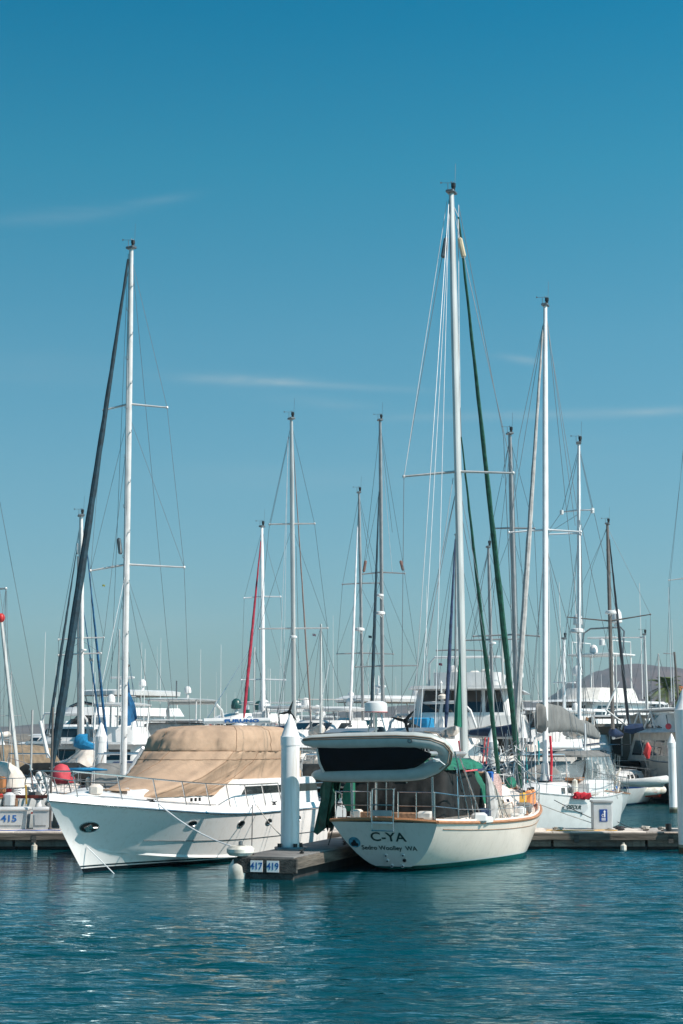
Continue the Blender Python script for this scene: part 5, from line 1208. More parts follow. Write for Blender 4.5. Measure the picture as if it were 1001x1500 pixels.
# far wind generator behind the pile
c = P(424, 1043, 52.6); T = Thing('wind_turbine_pole', 'black wind generator on a pole showing over the tip of the tall white pile', 'wind generator', (c.x, c.y, .5), math.pi/2)
cc = T.I @ c; windgen(T, cc, .40, black, ph=1.9); T.part('pole', MB().tube([(cc.x+.1, cc.y, 0), (cc.x+.1, cc.y, cc.z)], .035, 6), steel)
# ================================================================ motor yachts
def motoryacht(label, D, px, a, L, B, fb, tiers, hull=None, fbb=None, name='motor_yacht', rails=True, dm=None, seed=0, tr=None):
    """px = photo column of the middle of the hull; tiers = [(z0, z1, xa0, xf0, xa1, xf1, w, windows(v0, v1, n), nose, mat, glass, front, back)] x as fractions of L"""
    if 90 < a < 176: a = -a
    hd = R(a); m = P(px, 1085, D)
    T = Thing(name, label, 'motorboat', (m.x-math.sin(hd)*L*.5, D-math.cos(hd)*L*.5, 0), math.atan2(math.cos(hd), math.sin(hd)))
    H = Hull(L, B, fb, fb, fbb or fb*1.35, tw=.94, xm=.38, rs=0, rb=L*.13, pb=2.4, zlow=-.4, chine=True); T.H = H; T.L = L
    H.build(T, hull or hullw2, dm or white, camber=.1, nt=18, nq=8)
    strake_tube(T, H, 'rub_rail', steeld, .035, dz=-.03, n=14)
    last = None
    for t in tiers:
        z0, z1, xa0, xf0, xa1, xf1, w = t[:7]; win = t[7] if len(t) > 7 else None; nose = t[8] if len(t) > 8 else .2; m_ = t[9] if len(t) > 9 and t[9] else white; g = t[10] if len(t) > 10 and t[10] else glassd
        fr = t[11] if len(t) > 11 else 2; bk = t[12] if len(t) > 12 else 1
        lo = (z0, xa0*L, xf0*L, w, w*.88, nose); hi = (z1, xa1*L, xf1*L, w*.93, w*.80, nose*.7)
        h = house(T, 'deckhouse', [lo, hi], m_, r=min(.3, w*.3)); last = (lo, hi)
        if win:
            v0, v1, n = win; panes(T, h, lo, hi, v0, v1, [((i+.06)/n*.88+.05, (i+.94)/n*.88+.05) for i in range(n)], g, front=fr, back=bk)
    if rails: rail(T, H, .45, .98, 7, .7, inset=.08, m=steel, mids=(.5,), split=True, bow=True, r=.02)
    return T
def hardtop(T, z, x0, x1, w, m=None, under=None, legs=True, zb=None, th=.12, crown=.1):
    L = T.L; o = house(T, 'hardtop', [(z, x0*L, x1*L, w*.97, w*.9, .2), (z+th, x0*L, x1*L, w, w*.93, .25), (z+th+crown, x0*L+.4, x1*L-.4, w*.8, w*.7, .15)], m or white, r=.4)
    if under: house(T, 'hardtop_underside', [(z-.03, x0*L+.15, x1*L-.15, w*.92, w*.85, .15), (z-.005, x0*L+.1, x1*L-.1, w*.94, w*.86, .2)], under, r=.4)
    if legs:
        for x in (x0+.02, x1-.05):
            for sd in (1, -1): T.part('hardtop_post', MB().tube([(x*L-.2, sd*w*.8, zb or z-1.9), (x*L, sd*w*.85, z)], .05, 6), white)
    return o
def dome(T, x, y, z, r, m=None, pole=.3, sz=1.1):
    r *= .82
    o = T.part('radome', MB().lathe([(r*.75, 0), (r*.98, .12*r), (r, .7*r), (r*.86, 1.3*r*sz), (r*.5, 1.7*r*sz), (0, 1.85*r*sz)], (x, y, z), 14), m or white)
    if pole: T.part('dome_pedestal', MB().lathe([(r*.5, -pole), (r*.4, 0)], (x, y, z), 8), white, o)
def openradar(T, x, y, z, w, rz=.4):
    o = T.part('radar_scanner', MB().box((x, y, z), (.16, w, .14), rz, ch=.03), white); T.part('radar_base', MB().lathe([(.22, -.5), (.2, -.12), (.08, -.05)], (x, y, z), 10), white, o)
def whips(T, pts, h=4, r=.018, m=None):
    for x, y, z, *hh in pts: T.part('whip_antenna', MB().tube([(x, y, z), (x+.05, y, z+(hh[0] if hh else h))], [r, r*.4], 4), m or white)
def arch(T, x, w, z0, z1, dx=.8, r=.07, m=None):
    T.part('radar_arch', MB().tube([(x+dx, w, z0), (x+dx*.3, w*.95, lerp(z0, z1, .8)), (x, w*.8, z1), (x, -w*.8, z1), (x+dx*.3, -w*.95, lerp(z0, z1, .8)), (x+dx, -w, z0)], r, 6), m or white)
def seats(T, x0, x1, z, w, m=None):
    T.part('flybridge_coaming', MB().grid([[Vector(p) for p in ringpts(x0, x1, w, w*.85, z, .3, 3, .2)], [Vector(p) for p in ringpts(x0-.05, x1+.1, w+.05, w*.9, z+.7, .3, 3, .25)], [Vector(p) for p in ringpts(x0+.1, x1-.1, w-.12, w*.8, z+.7, .25, 3, .2)], [Vector(p) for p in ringpts(x0+.1, x1-.1, w-.12, w*.8, z+.1, .25, 3, .2)]], True, False, True), m or white)
    for i in range(3): T.part('helm_seat', MB().box((lerp(x0, x1, .3+.2*i), (-.5, .5, 0)[i]*w, z+.55), (.5, .5, .7), ch=.08), offw)
# big yacht at the left
T = motoryacht('three decked white yacht with tan lined hardtop behind the tall stepped mast', 112, 132, 140, 16.5, 5.4, 1.9, [
    (1.9, 3.5, .10, .80, .12, .66, 2.3, (.35, .78, 6), 1.0), (3.5, 3.62, .02, .72, .02, .70, 2.6, None, 1.0), (3.6, 4.85, .16, .60, .18, .50, 2.0, (.40, .82, 5), .8), (4.85, 5.4, .08, .58, .10, .56, 2.2, None, .8)], seed=1)
hardtop(T, 6.25, .10, .48, 2.2, under=buff, zb=5.3, th=.28); T.part('wind_deflector', MB().tube([(.52*16.5, 1.7, 5.45), (.55*16.5, 0, 5.75), (.52*16.5, -1.7, 5.45)], .12, 6), glassd)
openradar(T, 5.4, 0, 7.5, 1.8); dome(T, 4.6, 1.2, 6.9, .3); dome(T, 4.4, -1.3, 6.9, .28, pole=.2); whips(T, [(3.5, 1.5, 6.7), (3.5, -1.5, 6.7)], 3); T.part('mast_pole', MB().tube([(5, 0, 6.7), (4.9, 0, 8.3)], .05, 6), steeld); T.part('nav_light', MB().ball((4.9, 0, 8.35), .12, 8), black)
# white yacht with a covered stern, left of it
T = motoryacht('white yacht with a boxy life raft on its roof, left of the blue furled genoa', 96, 92, 150, 13, 4.2, 1.5, [(1.5, 3.0, .12, .72, .14, .62, 1.7, (.4, .8, 5), .6), (3.0, 3.1, .05, .66, .05, .64, 2.0, None, .6), (3.1, 4.1, .3, .56, .32, .5, 1.4, (.35, .8, 3), .4)], seed=2)
T.part('life_raft_box', MB().box((3.2, .4, 4.2), (1.2, 1.1, .9), ch=.1), white); T.part('crane_motor', MB().box((2.2, .2, 3.9), (.6, .5, .8), ch=.1), black); whips(T, [(4, 1.2, 3.2), (6, -1, 4.2)], 3.5)
# brown canvas boat and clutter at far left
T = motoryacht('low motorboat wrapped in brown canvas behind the thin grey post', 68, 49, 30, 9, 3.3, 1.3, [(1.3, 2.2, .2, .7, .22, .62, 1.3, (.3, .8, 3), .3)], seed=3)
canvas(T, 'brown_cover', [(1.5, .6, 5.2, 1.35, 1.3, 0), (2.3, .7, 5.0, 1.3, 1.2, 0), (2.85, .9, 4.6, 1.2, 1.05, 0), (3.0, 1.4, 4.0, .9, .8, 0)], tand, .06, 31, r=.25); arch(T, 1.0, 1.4, 1.5, 3.9, .3, .03, steel)
T.part('ring_buoy', MB().tube([Vector((.55, .2+.32*math.cos(k*.45), 2.3+.32*math.sin(k*.45))) for k in range(15)], .06, 6), creamc)
T = motoryacht('motorboat under a pale cream cover at the left edge', 74, 2, -20, 10, 3.5, 1.4, [(1.4, 2.3, .2, .7, .22, .62, 1.4, (.3, .8, 3), .3)], seed=4)
canvas(T, 'cream_cover', [(1.5, .6, 6.2, 1.5, 1.3, 0), (2.2, .8, 5.8, 1.2, 1.1, 0), (2.9, 1.6, 4.6, .5, .4, 0), (3.0, 2.0, 4.0, .2, .2, 0)], creamc, .06, 33, r=.3)
# tuna-tower flybridge boat
T = motoryacht('sportfishing flybridge yacht with a red and white flag, left above the beige canvas', 104, 246, 165, 14, 4.8, 1.6, [(1.6, 3.2, .18, .66, .20, .56, 2.0, (.4, .8, 5), .7), (3.2, 3.32, .10, .62, .10, .60, 2.2, None, .6)], seed=5)
T.L = 14; seats(T, 3.0, 8.0, 3.35, 2.0, offw); hardtop(T, 5.7, .18, .50, 1.9, zb=3.5, th=.08, crown=.05); dome(T, 4.6, .4, 6.2, .28); T.part('radar_pole', MB().tube([(4.8, -.3, 5.8), (4.8, -.3, 7.0)], .05, 5), steeld); arch(T, 2.6, 2.0, 3.3, 5.6, -1.2, .09)
whips(T, [(3, 2.1, 3.4, 6), (3, -2.1, 3.4, 6.5), (6.6, 2.0, 3.4, 5.5), (6.6, -2, 3.4, 6)], r=.025); T.part('flag', MB().grid([[Vector((1.2, .9-.6*u, 4.2-.5*v+.05*math.sin(6*u))) for v in (0, .5, 1)] for u in (0, .33, .66, 1)]), redp)
T.part('outrigger', MB().tube([(7, -2, 3.6), (3.5, -4.2, 9)], [.04, .015], 5), steel); T.part('outrigger', MB().tube([(7, 2, 3.6), (3.5, 4.2, 9)], [.04, .015], 5), steel)
T = motoryacht('small cruiser with a white vinyl enclosure just above the left end of the beige canvas', 84, 243, 170, 9, 3.6, 1.3, [(1.3, 2.5, .2, .65, .22, .58, 1.5, (.4, .8, 4), .4)], seed=6)
canvas(T, 'vinyl_enclosure', [(2.5, 1.2, 4.6, 1.6, 1.4, .2), (4.0, 1.4, 4.3, 1.5, 1.3, .2), (4.1, 1.6, 4.0, 1.2, 1.0, .2)], greyl, .02, 35, r=.2); T.part('enclosure_top', MB().box((2.9, 0, 4.2), (3.6, 3.3, .08), ch=.02), white)
# low raked yacht with green domes
T = motoryacht('raked express yacht with two dark green satellite domes', 118, 312, 120, 17, 5.0, 1.9, [(1.9, 3.3, .15, .78, .18, .60, 2.2, (.35, .8, 4), 1.0), (3.3, 4.4, .2, .58, .24, .44, 1.9, (.3, .8, 3), .8), (4.4, 5.1, .12, .52, .16, .42, 2.0, None, .5)], seed=7)
dome(T, 7.3, 1.3, 5.4, .46, domeg); dome(T, 4.0, -1.6, 5.4, .42, domeg); dome(T, 6.4, -.3, 5.3, .25); T.part('mast_light', MB().lathe([(.2, 5.1), (.2, 6.9), (.12, 7.2), (0, 7.3)], (5.6, -.4, 0), 8), domeg); openradar(T, 6, .3, 5.9, 1.5); whips(T, [(9, 1.6, 4, 4), (2, -1.8, 5, 5)])
# open array scanner with lettering, standing on a cruiser behind the canvas
T = motoryacht('trawler carrying a long white radar bar lettered FURUNO behind the beige canvas', 64, 345, 172, 12, 4.2, 1.5, [(1.5, 3.0, .2, .6, .22, .54, 1.8, (.4, .8, 4), .4)], seed=8)
a, b = T.px(297, 1056.5, 61), T.px(398, 1055.5, 61); mid = (a+b)/2; d = (b-a).normalized(); W_ = (b-a).length
ro = T.part('radar_scanner', MB().tube([a, a+d*.05, b-d*.05, b], [.05, .105, .105, .05], 8), white)
fwd = T.M.to_3x3().inverted() @ Vector((0, -1, 0)); T.part('scanner_lettering', textmb('FURUNO', .165, frame(mid+d*.18+fwd*.109+Vector((0, 0, -.005)), d, Vector((0, 0, 1))), .004, .008, 1.9), inkb, ro)
T.part('scanner_motor', MB().lathe([(.38, -.62), (.40, -.4), (.28, -.12), (.1, -.08)], mid+d*.1, 14), white, ro); T.part('scanner_mast', MB().tube([mid+d*.1+Vector((0, 0, -.6)), Vector((mid.x, mid.y, 3.0))], .12, 8), white)
c = T.px(366, 1060, 62); dome(T, c.x, c.y, c.z-.1, .24); whips(T, [(c.x, c.y+.6, 3, 3)])
# cluster of domes and arches
T = motoryacht('sportfisher with three white domes between the red furled sail and the tall pile', 92, 398, 160, 15, 5.0, 1.7, [(1.7, 3.2, .15, .7, .18, .6, 2.1, (.35, .8, 5), .7), (3.2, 3.35, .05, .64, .05, .62, 2.4, None, .7)], seed=9)
T.L = 15; seats(T, 3.4, 8.6, 3.35, 2.0); arch(T, 4.0, 1.9, 3.4, 4.9, 1.0, .08); dome(T, 5.0, .5, 4.75, .42); dome(T, 4.6, 1.6, 4.7, .30); dome(T, 4.5, -1.7, 4.85, .42)
T.part('instrument_frame', MB().tube([(6, 1.2, 3.9), (6, 1.2, 5.3), (6, -1.2, 5.3), (6, -1.2, 3.9)], .05, 5), white); T.part('red_cover', MB().tube([(7.5, 1.2, 3.55), (7.8, .4, 3.75), (7.6, -.4, 3.5)], [.2, .35, .2], 8), mat('dark_red_cover', (.25, .01, .03), .8)); T.part('box_seat', MB().box((6.8, -1.0, 4.3), (.7, .8, .9), ch=.08), white)
whips(T, [(3, 2.0, 3.4, 7), (3.2, -2.0, 3.4, 4)])
T = motoryacht('white yacht with a sloping flybridge tent just right of the tall white pile', 84, 456, 150, 13, 4.4, 1.7, [(1.7, 3.3, .12, .72, .15, .58, 1.9, (.4, .8, 4), .8), (3.3, 4.2, .2, .56, .25, .44, 1.6, (.25, .85, 3), .5)], seed=10)
T.L = 13; hardtop(T, 4.7, .14, .40, 1.5, zb=4.0); whips(T, [(3, 1.4, 4.2, 4)]); dome(T, 3.4, .5, 5.0, .24)
# yacht with hardtop, round window
T = motoryacht('white yacht with a rounded side window and curved hardtop, left of the pole radar dome', 104, 494, 118, 16, 5.0, 2.0, [(2.0, 3.6, .15, .80, .18, .58, 2.2, (.35, .85, 4), 1.0), (3.6, 4.6, .2, .56, .22, .44, 2.0, (.25, .85, 3), .7)], seed=11)
T.L = 16; hardtop(T, 5.6, .10, .46, 2.0, under=buff, zb=4.5, th=.2, crown=.2); dome(T, 2.6, .7, 5.95, .33); T.part('mast_pole', MB().tube([(5, 0, 5.9), (5, 0, 7.3)], [.16, .04], 6), white); openradar(T, 5, 0, 6.6, 1.1); dome(T, 6.3, -1.3, 5.9, .25)
q = T.part('round_window', MB().prism([Vector((10.6+.95*math.cos(k*.449), 1.98, 2.95+.55*math.sin(k*.449)))for k in range(14)], (0, .03, 0)), glassd)
# boat with arch and blue windows
T = motoryacht('white motorboat with a blue window band and wide targa arch, behind the black wind generator', 76, 577, 125, 12, 4.0, 1.6, [(1.6, 3.0, .15, .78, .18, .52, 1.8, (.3, .75, 5), .8, None, glassb), (3.0, 3.55, .12, .6, .2, .48, 1.6, None, .6)], seed=12)
arch(T, 3.2, 1.9, 3.0, 4.95, -.9, .07); c = Vector((3.2, 0, 5.05)); dome(T, 3.2, .1, 5.1, .28, creamc, pole=0, sz=.6); T.part('nav_light', MB().lathe([(.05, 5.4), (.05, 5.8), (.08, 5.85), (0, 6.0)], (3.2, 0, 0), 8), white)
T = motoryacht('small white sloop hulled cruiser beside a bright blue cube cover', 80, 632, 150, 10, 3.5, 1.5, [(1.5, 2.6, .2, .7, .22, .6, 1.5, (.4, .8, 4), .5)], seed=13)
a = T.px(618, 1061, 78); T.part('cube_cover', MB().box(a, (.9, .98, .62), .1, ch=.06), blueb); whips(T, [(4, 1, 2.7, 6), (3, -.8, 2.7, 4)], r=.03); arch(T, 6.2, 1.5, 2.6, 4.4, .9, .06)
T.part('white_cone', MB().lathe([(.35, 3.3), (.02, 4.8), (0, 4.85)], (5.0, .9, 0), 8), white)
canvas(T, 'furled_dinghy_cover', [(2.7, 1.0, 4.2, .9, .7, 0), (3.3, 1.1, 4.0, .8, .6, 0), (3.6, 1.4, 3.2, .4, .3, 0)], creamc, .07, 37, r=.2)
# wide yacht stern-on in the centre
T = motoryacht('wide white yacht with dark glazed saloon and blue cover right of the green mainsail cover', 86, 709, 12, 17, 5.6, 1.7, [(1.7, 3.3, .12, .72, .12, .66, 2.45, (.35, .85, 5), .8, None, None, 2, 3), (3.3, 4.35, .02, .66, .02, .62, 2.6, None, .8), (4.35, 5.6, .02, .6, .05, .54, 2.4, (.12, .95, 6), .7, None, None, 2, 4), (5.6, 5.75, .0, .64, .0, .62, 2.6, None, .8)], seed=14)
T.L = 17; seats(T, 2.0, 6.5, 5.75, 1.6); arch(T, 2.4, 2.0, 5.75, 7.2, .6, .06); T.part('side_wing', MB().prism([(.6, -2.6, 3.3), (2.8, -2.6, 3.3), (2.2, -2.5, 5.9), (1.2, -2.5, 5.9)], (0, .18, 0)), white)
canvas(T, 'blue_cover', [(2.3, .3, 3.2, 2.1, 2.0, 0), (3.0, .4, 3.1, 2.0, 1.9, 0), (3.15, .6, 2.8, 1.6, 1.5, 0)], bluec, .04, 39, r=.2); whips(T, [(3, 2.1, 5.8, 5), (3, -2.1, 5.8, 4)]); dome(T, 4.5, 1.0, 6.5, .25)
T = motoryacht('old work boat with cream panels and black tarpaulins before the wide white yacht', 73, 706, 100, 10, 3.4, 1.4, [(1.4, 2.5, .1, .7, .1, .66, 1.4, (.4, .8, 4), .3, cream)], seed=15, dm=teakd)
T.part('tarpaulin', MB().tube([(3.6, -.6, 2.5), (3.7, -.6, 2.9), (3.7, -.6, 3.5), (3.7, -.6, 3.75)], [.3, .5, .5, .3], 10), blackc); T.part('tarpaulin', MB().tube([(7.1, -.6, 2.4), (7.6, -.6, 3.1), (8.0, -.6, 3.3), (8.6, -.6, 3.0)], [.3, .6, .7, .3], 10), blackc)
T.part('cream_box', MB().box((2.2, -.9, 2.7), (1.0, .6, .6), ch=.04), cream)
for (x0, y0, x1, y1, m_, lb) in ((711, 1080, 704, 1150, ropep, 'left of two coral halyards in front of the centre pile'), (716, 1080, 709, 1152, ropep, 'right of two coral halyards in front of the centre pile'), (672, 1085, 675, 1108, roper, 'short dark red flag halyard at the foot of the green mainsail cover')):
    a, b = P(x0, y0, 60), P(x1, y1, 60); single('coral_halyard', MB().tube([a, (a+b)/2, b], .03, 5), m_, lb, 'rope')
T = motoryacht('white yacht with a dark side window above the right green furled sail', 96, 790, 150, 14, 4.6, 1.9, [(1.9, 3.4, .12, .74, .15, .62, 2.0, (.35, .8, 4), .8), (3.4, 4.9, .15, .6, .18, .5, 1.9, (.35, .85, 3), .6), (4.9, 5.05, .08, .6, .08, .58, 2.1, None, .5)], seed=16)
dome(T, 4.6, 1.5, 7.0, .36); T.part('dome_post', MB().tube([(4.6, 1.5, 5), (4.6, 1.5, 7)], .08, 6), white); dome(T, 5.0, -2.1, 6.9, .34); T.part('dome_post', MB().tube([(5, -2.1, 5), (5, -2.1, 6.9)], .08, 6), white); whips(T, [(3, 0, 5, 5), (6, .8, 5, 4)])
T = motoryacht('expedition yacht with a mast platform and tall white domes left of the desert hill', 110, 838, 140, 20, 6, 2.3, [(2.3, 4.0, .1, .72, .12, .62, 2.6, (.35, .8, 6), 1.0), (4.0, 4.15, .04, .66, .04, .64, 2.9, None, 1.0), (4.15, 5.7, .15, .58, .18, .5, 2.3, (.35, .85, 5), .8), (5.7, 5.85, .08, .58, .08, .56, 2.6, None, .8), (5.85, 6.7, .2, .46, .22, .42, 1.8, None, .6, offw)], seed=17)
T.part('platform', MB().box((6, 0, 9.0), (3.0, 3.6, .12), ch=.03), white)
for x, y in ((4.8, 1.6), (7.2, 1.6), (4.8, -1.6), (7.2, -1.6)): T.part('platform_leg', MB().tube([(x, y, 6.6), (x, y, 9)], .06, 5), white); T.part('platform_rail', MB().tube([(x, y, 9), (x, y, 9.9), (6, y, 9.9)], .04, 5), white)
T.part('signal_arch', MB().tube([(6, 1.7, 9), (5.6, 1.6, 10.6), (5.4, 1.2, 10.9), (5.4, -1.2, 10.9), (5.6, -1.6, 10.6), (6, -1.7, 9)], .06, 6), steeld); dome(T, 5.4, .9, 11.2, .48, sz=1.4); dome(T, 5.4, -2.2, 11.2, .42, sz=1.3); dome(T, 7, 0, 9.1, .35); whips(T, [(4, 2, 6, 8), (8, -2, 6, 8), (5, -2.6, 6, 9)], r=.04); openradar(T, 7.2, .8, 10.1, 2.0)
T = motoryacht('white boat with a rounded cabin top behind the right end of the grey sail cover', 92, 858, 172, 11, 3.9, 1.6, [(1.6, 2.9, .15, .7, .18, .56, 1.7, (.35, .8, 4), .7), (2.9, 3.5, .2, .55, .25, .46, 1.4, None, .5, offw)], seed=18)
T.part('ochre_bundle', MB().tube([(3, .2, 3.6), (3.1, .2, 4.0), (3, .1, 4.5)], [.3, .25, .05], 8), mat('ochre_cloth', (.30, .13, .03), .8)); whips(T, [(2, 1, 3, 4)])
# taupe houseboat trawler
T = motoryacht('taupe trawler with covered aft deck and dark doors, right of the clear windscreen panels', 100, 905, 4, 15, 4.3, 2.1, [(2.1, 3.95, .06, .7, .06, .66, 2.0, (.25, .8, 4), .4, taupe, None, 2, 0), (3.95, 4.12, .0, .72, .0, .70, 2.2, None, .4, taupe), (4.5, 4.6, .0, .6, .0, .6, 2.1, None, .3, white)], seed=19)
for y in (.75, -1.0):
    T.part('door_opening', MB().box((.88, y, 3.05), (.06, .62, 1.3)), black); T.part('door_frame', MB().tube([(.84, y-.34, 2.3), (.84, y-.34, 3.72), (.84, y+.34, 3.72), (.84, y+.34, 2.3)], .04, 4), white)
for y in (-2.0, 0, 2.0): T.part('deck_post', MB().tube([(.1, y, 2.1), (.1, y, 4.5)], .035, 6), white)
T.part('deck_rail', MB().tube([(.05, -2.1, 2.2), (.05, -2.1, 2.95), (.05, 2.1, 2.95), (.05, 2.1, 2.2)], .03, 5), steel); T.part('rear_cover', MB().box((-.1, .6, 1.6), (.5, 2.2, .9), ch=.1), blackc)
a, b = T.px(925, 1068, 70), T.px(888, 1040, 70); T.part('crane_boom', MB().tube([a, b], .045, 6), greyp); T.part('crane_motor', MB().tube([a+Vector((0, .3, 0)), a, a+Vector((0, -.5, .1))], [.14, .22, .14], 8), navyc); T.part('crane_mast', MB().tube([b, T.px(907, 998, 70)], [.05, .03], 5), white)
# right edge trawler
T = motoryacht('beige yacht with a long white awning and raked window struts at the right edge', 88, 1006, -14, 11, 4.0, 2.1, [(2.1, 3.6, .08, .86, .1, .80, 2.0, (.2, .72, 5), .6, beige), (3.6, 3.75, .02, .84, .02, .82, 2.3, None, .6), (3.75, 4.6, .35, .7, .4, .62, 1.7, (.1, .9, 4), .5, white)], hull=mat('beige_hull', (.52, .49, .44), .3, var=.05, streak=.15), seed=20)
T.L = 14; hardtop(T, 4.75, .08, .84, 1.9, zb=3.7, th=.08, crown=.04)
for x in (5.5, 7.0, 8.5):
    for sd in (1, -1): T.part('window_strut', MB().tube([(x, sd*1.8, 3.8), (x+.7, sd*1.7, 4.75)], .06, 5).tube([(x+1.4, sd*1.8, 3.8), (x+.7, sd*1.7, 4.75)], .06, 5), white)
T.part('pink_float', MB().ball((3.0, 2.2, 3.9), .16, 10), coral); T.part('dinghy_bundle', MB().tube([(9.6, 1.0, 3.9), (10.4, .6, 4.2), (11.2, .2, 3.9)], [.2, .5, .2], 8), creamc); whips(T, [(4, 1.5, 5.2, 6), (10, -1.5, 4, 6)], r=.03)
# white tender with teal canopy before the palms
c = P(981, 1036, 235); T = motoryacht('small white boat with a teal striped cabin on the hard in front of the palm', 235, 968, -90, 4.2, 1.8, .9, [(.9, 1.6, .2, .7, .25, .6, .8, (.2, .8, 3), .3)], seed=23); T.o.location.z = c.z-1.0
T2 = Thing('boat_stand', 'grey cradle tower carrying the small white boat in front of the palm', 'boat stand', (T.o.location.x-2.1, 235, 0)); T2.part('legs', MB().box((0, 0, (c.z-1.2)/2), (2.4, 1.6, c.z-1.2), ch=.1), greyp)
# inflatable and fenders near the teal sloop
for (x, y, D_, w_, m_, lb) in ((936, 1145, 80, .9, rubl, 'grey inflatable tender off the white sailboat stern beside the teal hull'), (933, 1160, 84, .7, redhull, 'little tender with a red bottom floating left of the teal board')):
    c = P(x, y, D_); TT = Thing('tender', lb, 'dinghy', (c.x, c.y, max(.0, c.z-.3)), -.5)
    TT.part('tube', MB().tube([(-1.2, .5, .3), (.4, .5, .3), (1.1, .3, .38), (1.35, 0, .42), (1.1, -.3, .38), (.4, -.5, .3), (-1.2, -.5, .3)], [.04]+[.2]*5+[.04], 10), m_ if m_ is rubl else fendw, smooth=80); TT.part('bottom', MB().grid([[Vector((x_, y_, .3-.25*(1-abs(y_)*2))) for y_ in (-.5, -.2, 0, .2, .5)] for x_ in (-1.1, 0, .8, 1.2)]), m_)
for i, (x, y, D_) in enumerate(((957, 1158, 92), (966, 1160, 92), (947, 1160, 92))):
    c = P(x, y, D_); single('round_fender', MB().lathe([(0, -.25), (.2, -.1), (.22, .1), (.12, .25), (.04, .3), (0, .3)], c, 10), fendw, ('white fender left of the two under the dark teal bow', 'white fender nearest the white pile by the dark teal hull', 'white fender hanging farthest left under the dark teal bow')[i] if i else 'white fender in the middle under the dark teal bow', 'fender')
# ---- farther rows of smaller boats filling the basin
rows_ = [  # px, D, heading, L, kind, description
 (14, 128, 20, 11, 's', 'far small sloop at the left edge with bare pale hull'), (60, 125, 160, 12, 'm', 'far white cruiser between the grey post and the brown post'), (205, 132, -160, 12, 'm', 'far white cruiser right of the blue riding sail'),
 (172, 92, 170, 11, 's', 'white sloop with grey boom cover, right of the pile by the cream boat cover'), (196, 84, 10, 10, 'm', 'white runabout with rails between the tall stepped mast and the beige canvas'),
 (262, 140, 100, 13, 'm', 'far broadside cruiser above the left end of the beige canvas'), (340, 136, 150, 14, 'm', 'far yacht behind the radar bar'), (372, 104, 20, 11, 's', 'far sloop with navy boom cover left of the crimson sail foot'), (440, 128, 160, 14, 'm', 'far cruiser right behind the tip of the tall white pile'),
 (470, 72, 172, 11, 's', 'white sloop low between the tall white pile and the slung dinghy'), (520, 134, -150, 14, 'm', 'far yacht behind the radar dome on its pole'), (548, 92, 165, 11, 's', 'sloop with blue boom cover behind the radar dome pole'), (600, 128, 110, 14, 'm', 'far broadside yacht above the solar panels'),
 (650, 118, 160, 13, 'm', 'far white cruiser left of the green mainsail cover'), (668, 94, -170, 11, 's', 'sloop with grey boom cover directly behind the green mainsail cover'), (738, 78, 20, 11, 's', 'sloop with cream cockpit behind the long green furled sail'), (765, 84, 175, 12, 's', 'sloop with navy boom cover behind the foredeck heap'),
 (775, 118, 100, 14, 'm', 'far broadside cruiser left of the grey sail cover'), (812, 84, 160, 12, 'm', 'white cruiser behind the boom of the grey sail cover'), (880, 132, 140, 13, 'm', 'far white yacht under the left slope of the desert hill'), (905, 108, 10, 12, 's', 'far sloop with navy boom cover above the taupe trawler'),
 (938, 128, 165, 12, 'm', 'far white cruiser under the round shore trees'), (968, 104, 170, 11, 's', 'far sloop with grey boom cover right of the teal hull'), (128, 86, 15, 10, 'm', 'white cuddy boat behind the cream boat cover'), (418, 80, -170, 11, 'm', 'white cabin boat behind the flat right end of the beige canvas')]
rg = random.Random(99); bc = [greyc, navyc, creamc, bluec]
for i, (px, D, a, L, kd, lb) in enumerate(rows_):
    if kd == 'm':
        fb = rg.uniform(1.3, 1.8); z = fb+rg.uniform(1.2, 1.5); w = L*.14
        T = motoryacht(lb, D, px, a, L, L*.32, fb, [(fb, z, .12, .74, .15, .6, w, (.4, .8, 4), .6, rg.choice((white, white, offw))), (z, z+.12, .06, .64, .06, .62, w*1.1, None, .5), (z+.1, z+.85, .2, .55, .22, .46, w*.8, (.3, .85, 3) if i % 2 else None, .4)], hull=rg.choice((hullw, hullw2, hullb)), seed=50+i, name='cabin_cruiser')
        T.L = L
        if i % 2 == 0: hardtop(T, z+1.9, .16, .48, w*.85, zb=z+.7, th=.08, crown=.05)
        else: arch(T, L*.2, w*.9, z, z+1.5, .5, .06)
        dome(T, L*.25, w*.3, z+2.05 if i % 2 == 0 else z+1.6, .25, pole=.1); whips(T, [(L*.2, w*.8, z, rg.uniform(3, 6)), (L*.3, -w*.8, z, rg.uniform(3, 6))], r=.025)
    else:
        T = sailyacht(lb, D, px, a, L, L*.31, fb=1.15, hm_=rg.choice((hullw, hullr, hullb, hullw2)), boomc=(navyc if 'navy' in lb else greyc if 'grey' in lb else bluec if 'blue' in lb else creamc), seed=60+i, sprayhood=rg.choice((navyc, greyc, creamc, None)), name='small_sloop', gear=2)
        # modest rig, kept low behind the others
        ht = rg.uniform(8.2, 9.6); mx_ = L*.58; mo = T.part('mast', MB().tube([(mx_, 0, 1.5), (mx_, 0, ht)], [.07, .05], 6), alu)
        for z_ in (ht*.6,):
            T.part('spreader', MB().tube([(mx_, 1.0, z_), (mx_, -1.0, z_)], .025, 4), alu, mo)
            for sd in (1, -1): T.part('shroud', MB().tube([(mx_, 0, ht*.98), (mx_, sd*1.0, z_), (mx_, sd*L*.14, 1.2)], .01, 3), wire)
        T.part('stay', MB().tube([(mx_, 0, ht), (L*1.0, 0, 1.5)], .012, 3), wire); T.part('stay', MB().tube([(mx_, 0, ht), (.0, 0, 1.2)], .01, 3), wire)
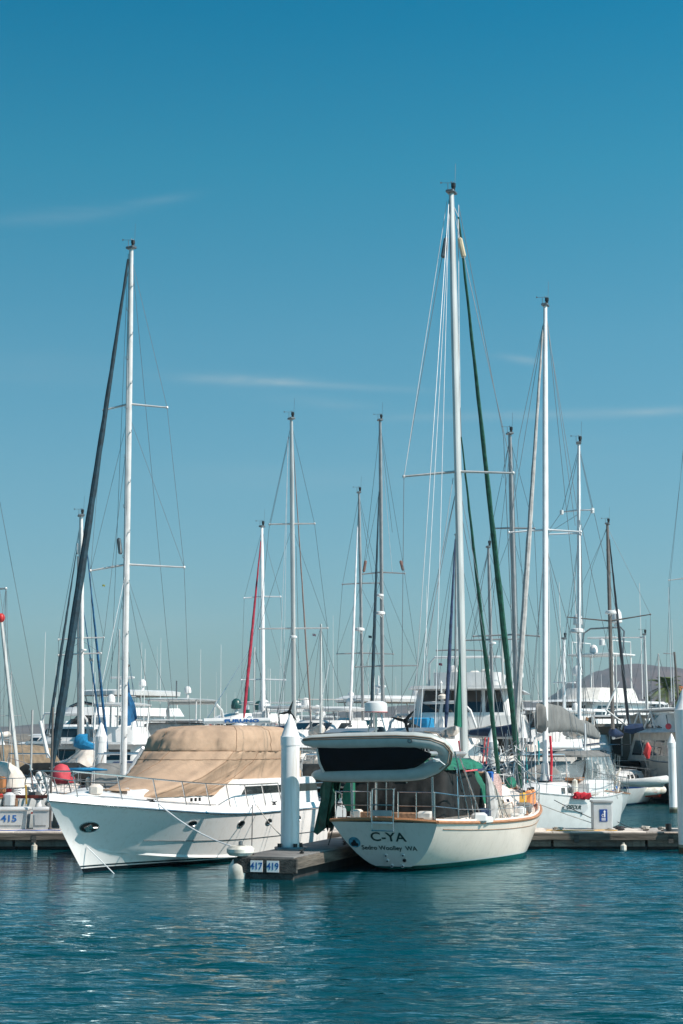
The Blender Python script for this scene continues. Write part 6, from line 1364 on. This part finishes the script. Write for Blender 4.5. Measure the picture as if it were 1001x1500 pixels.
# bits in the middle ground: hanging lines of the foredeck jumble behind the cream sailboat
for i, (px, y0, y1, m_) in enumerate(((741, 1075, 1160, wire), (766, 1050, 1165, wirel), (771, 1095, 1168, ropet), (777, 1060, 1172, wire), (783, 1080, 1165, wirel))):
    a, b = P(px, y0, 57), P(px+3, y1, 56); single('slack_line', sag and MB().tube(sag(a, b, .05), .02, 5), m_, ('dark slack line nearest the centre pile', 'long white slack line over the foredeck heap', 'teal slack line over the foredeck heap', 'dark slack line left of the white mast', 'white slack line right beside the white mast')[i], 'rope')

# low open boats with dark covers filling the gaps of the second row
for i, (px, D, a, cv, lb) in enumerate(((104, 63, 20, blackc, 'low open boat with a black cover left of the pile by the cream boat cover'), (168, 62, -12, greyc, 'low open boat with a grey cover between that pile and the tall stepped mast'),
        (212, 68, 8, navyc, 'low open boat with a navy cover touching the left end of the beige canvas'), (466, 60, -8, blackc, 'low open boat with a black cover between the tall white pile and the dinghy'),
        (668, 62, 12, blackc, 'low open boat with a black cover at the foot of the cream sailboat mast'), (700, 59, 25, navyc, 'low open boat with a navy cover left of the centre pile'), (748, 60, -15, greyc, 'low open boat with a grey cover right of the centre pile'),
        (775, 68, 5, blackc, 'low open boat with a black cover left of the white mast foot'))):
    T = motoryacht(lb, D, px, a, 7.2, 2.6, 1.0, [(1.0, 1.65, .2, .62, .22, .52, .95, (.3, .8, 3), .3)], seed=80+i, name='open_boat')
    canvas(T, 'cover', [(1.6, 1.0, 4.2, 1.0, .9, .1), (2.1, 1.1, 3.9, .95, .85, .1), (2.35, 1.4, 3.4, .7, .6, .1)], cv, .04, 90+i, nsub=2, r=.2)
    arch(T, .5, 1.0, 1.0, 2.7, .5, .03, steel); T.H and add_gear(T, T.H, 6, 200+i, .02, .5, .25); whips(T, [(.8, .9, 1.2, 2.4)], r=.015)
    for k in range(3): T.part('fender', MB().lathe([(0, -.3), (.1, -.22), (.12, 0), (.1, .22), (0, .3)], T.H.sheer(.25+.2*k, 1, -.08, -.35), 8), (fendw, navyc, fendw)[k])
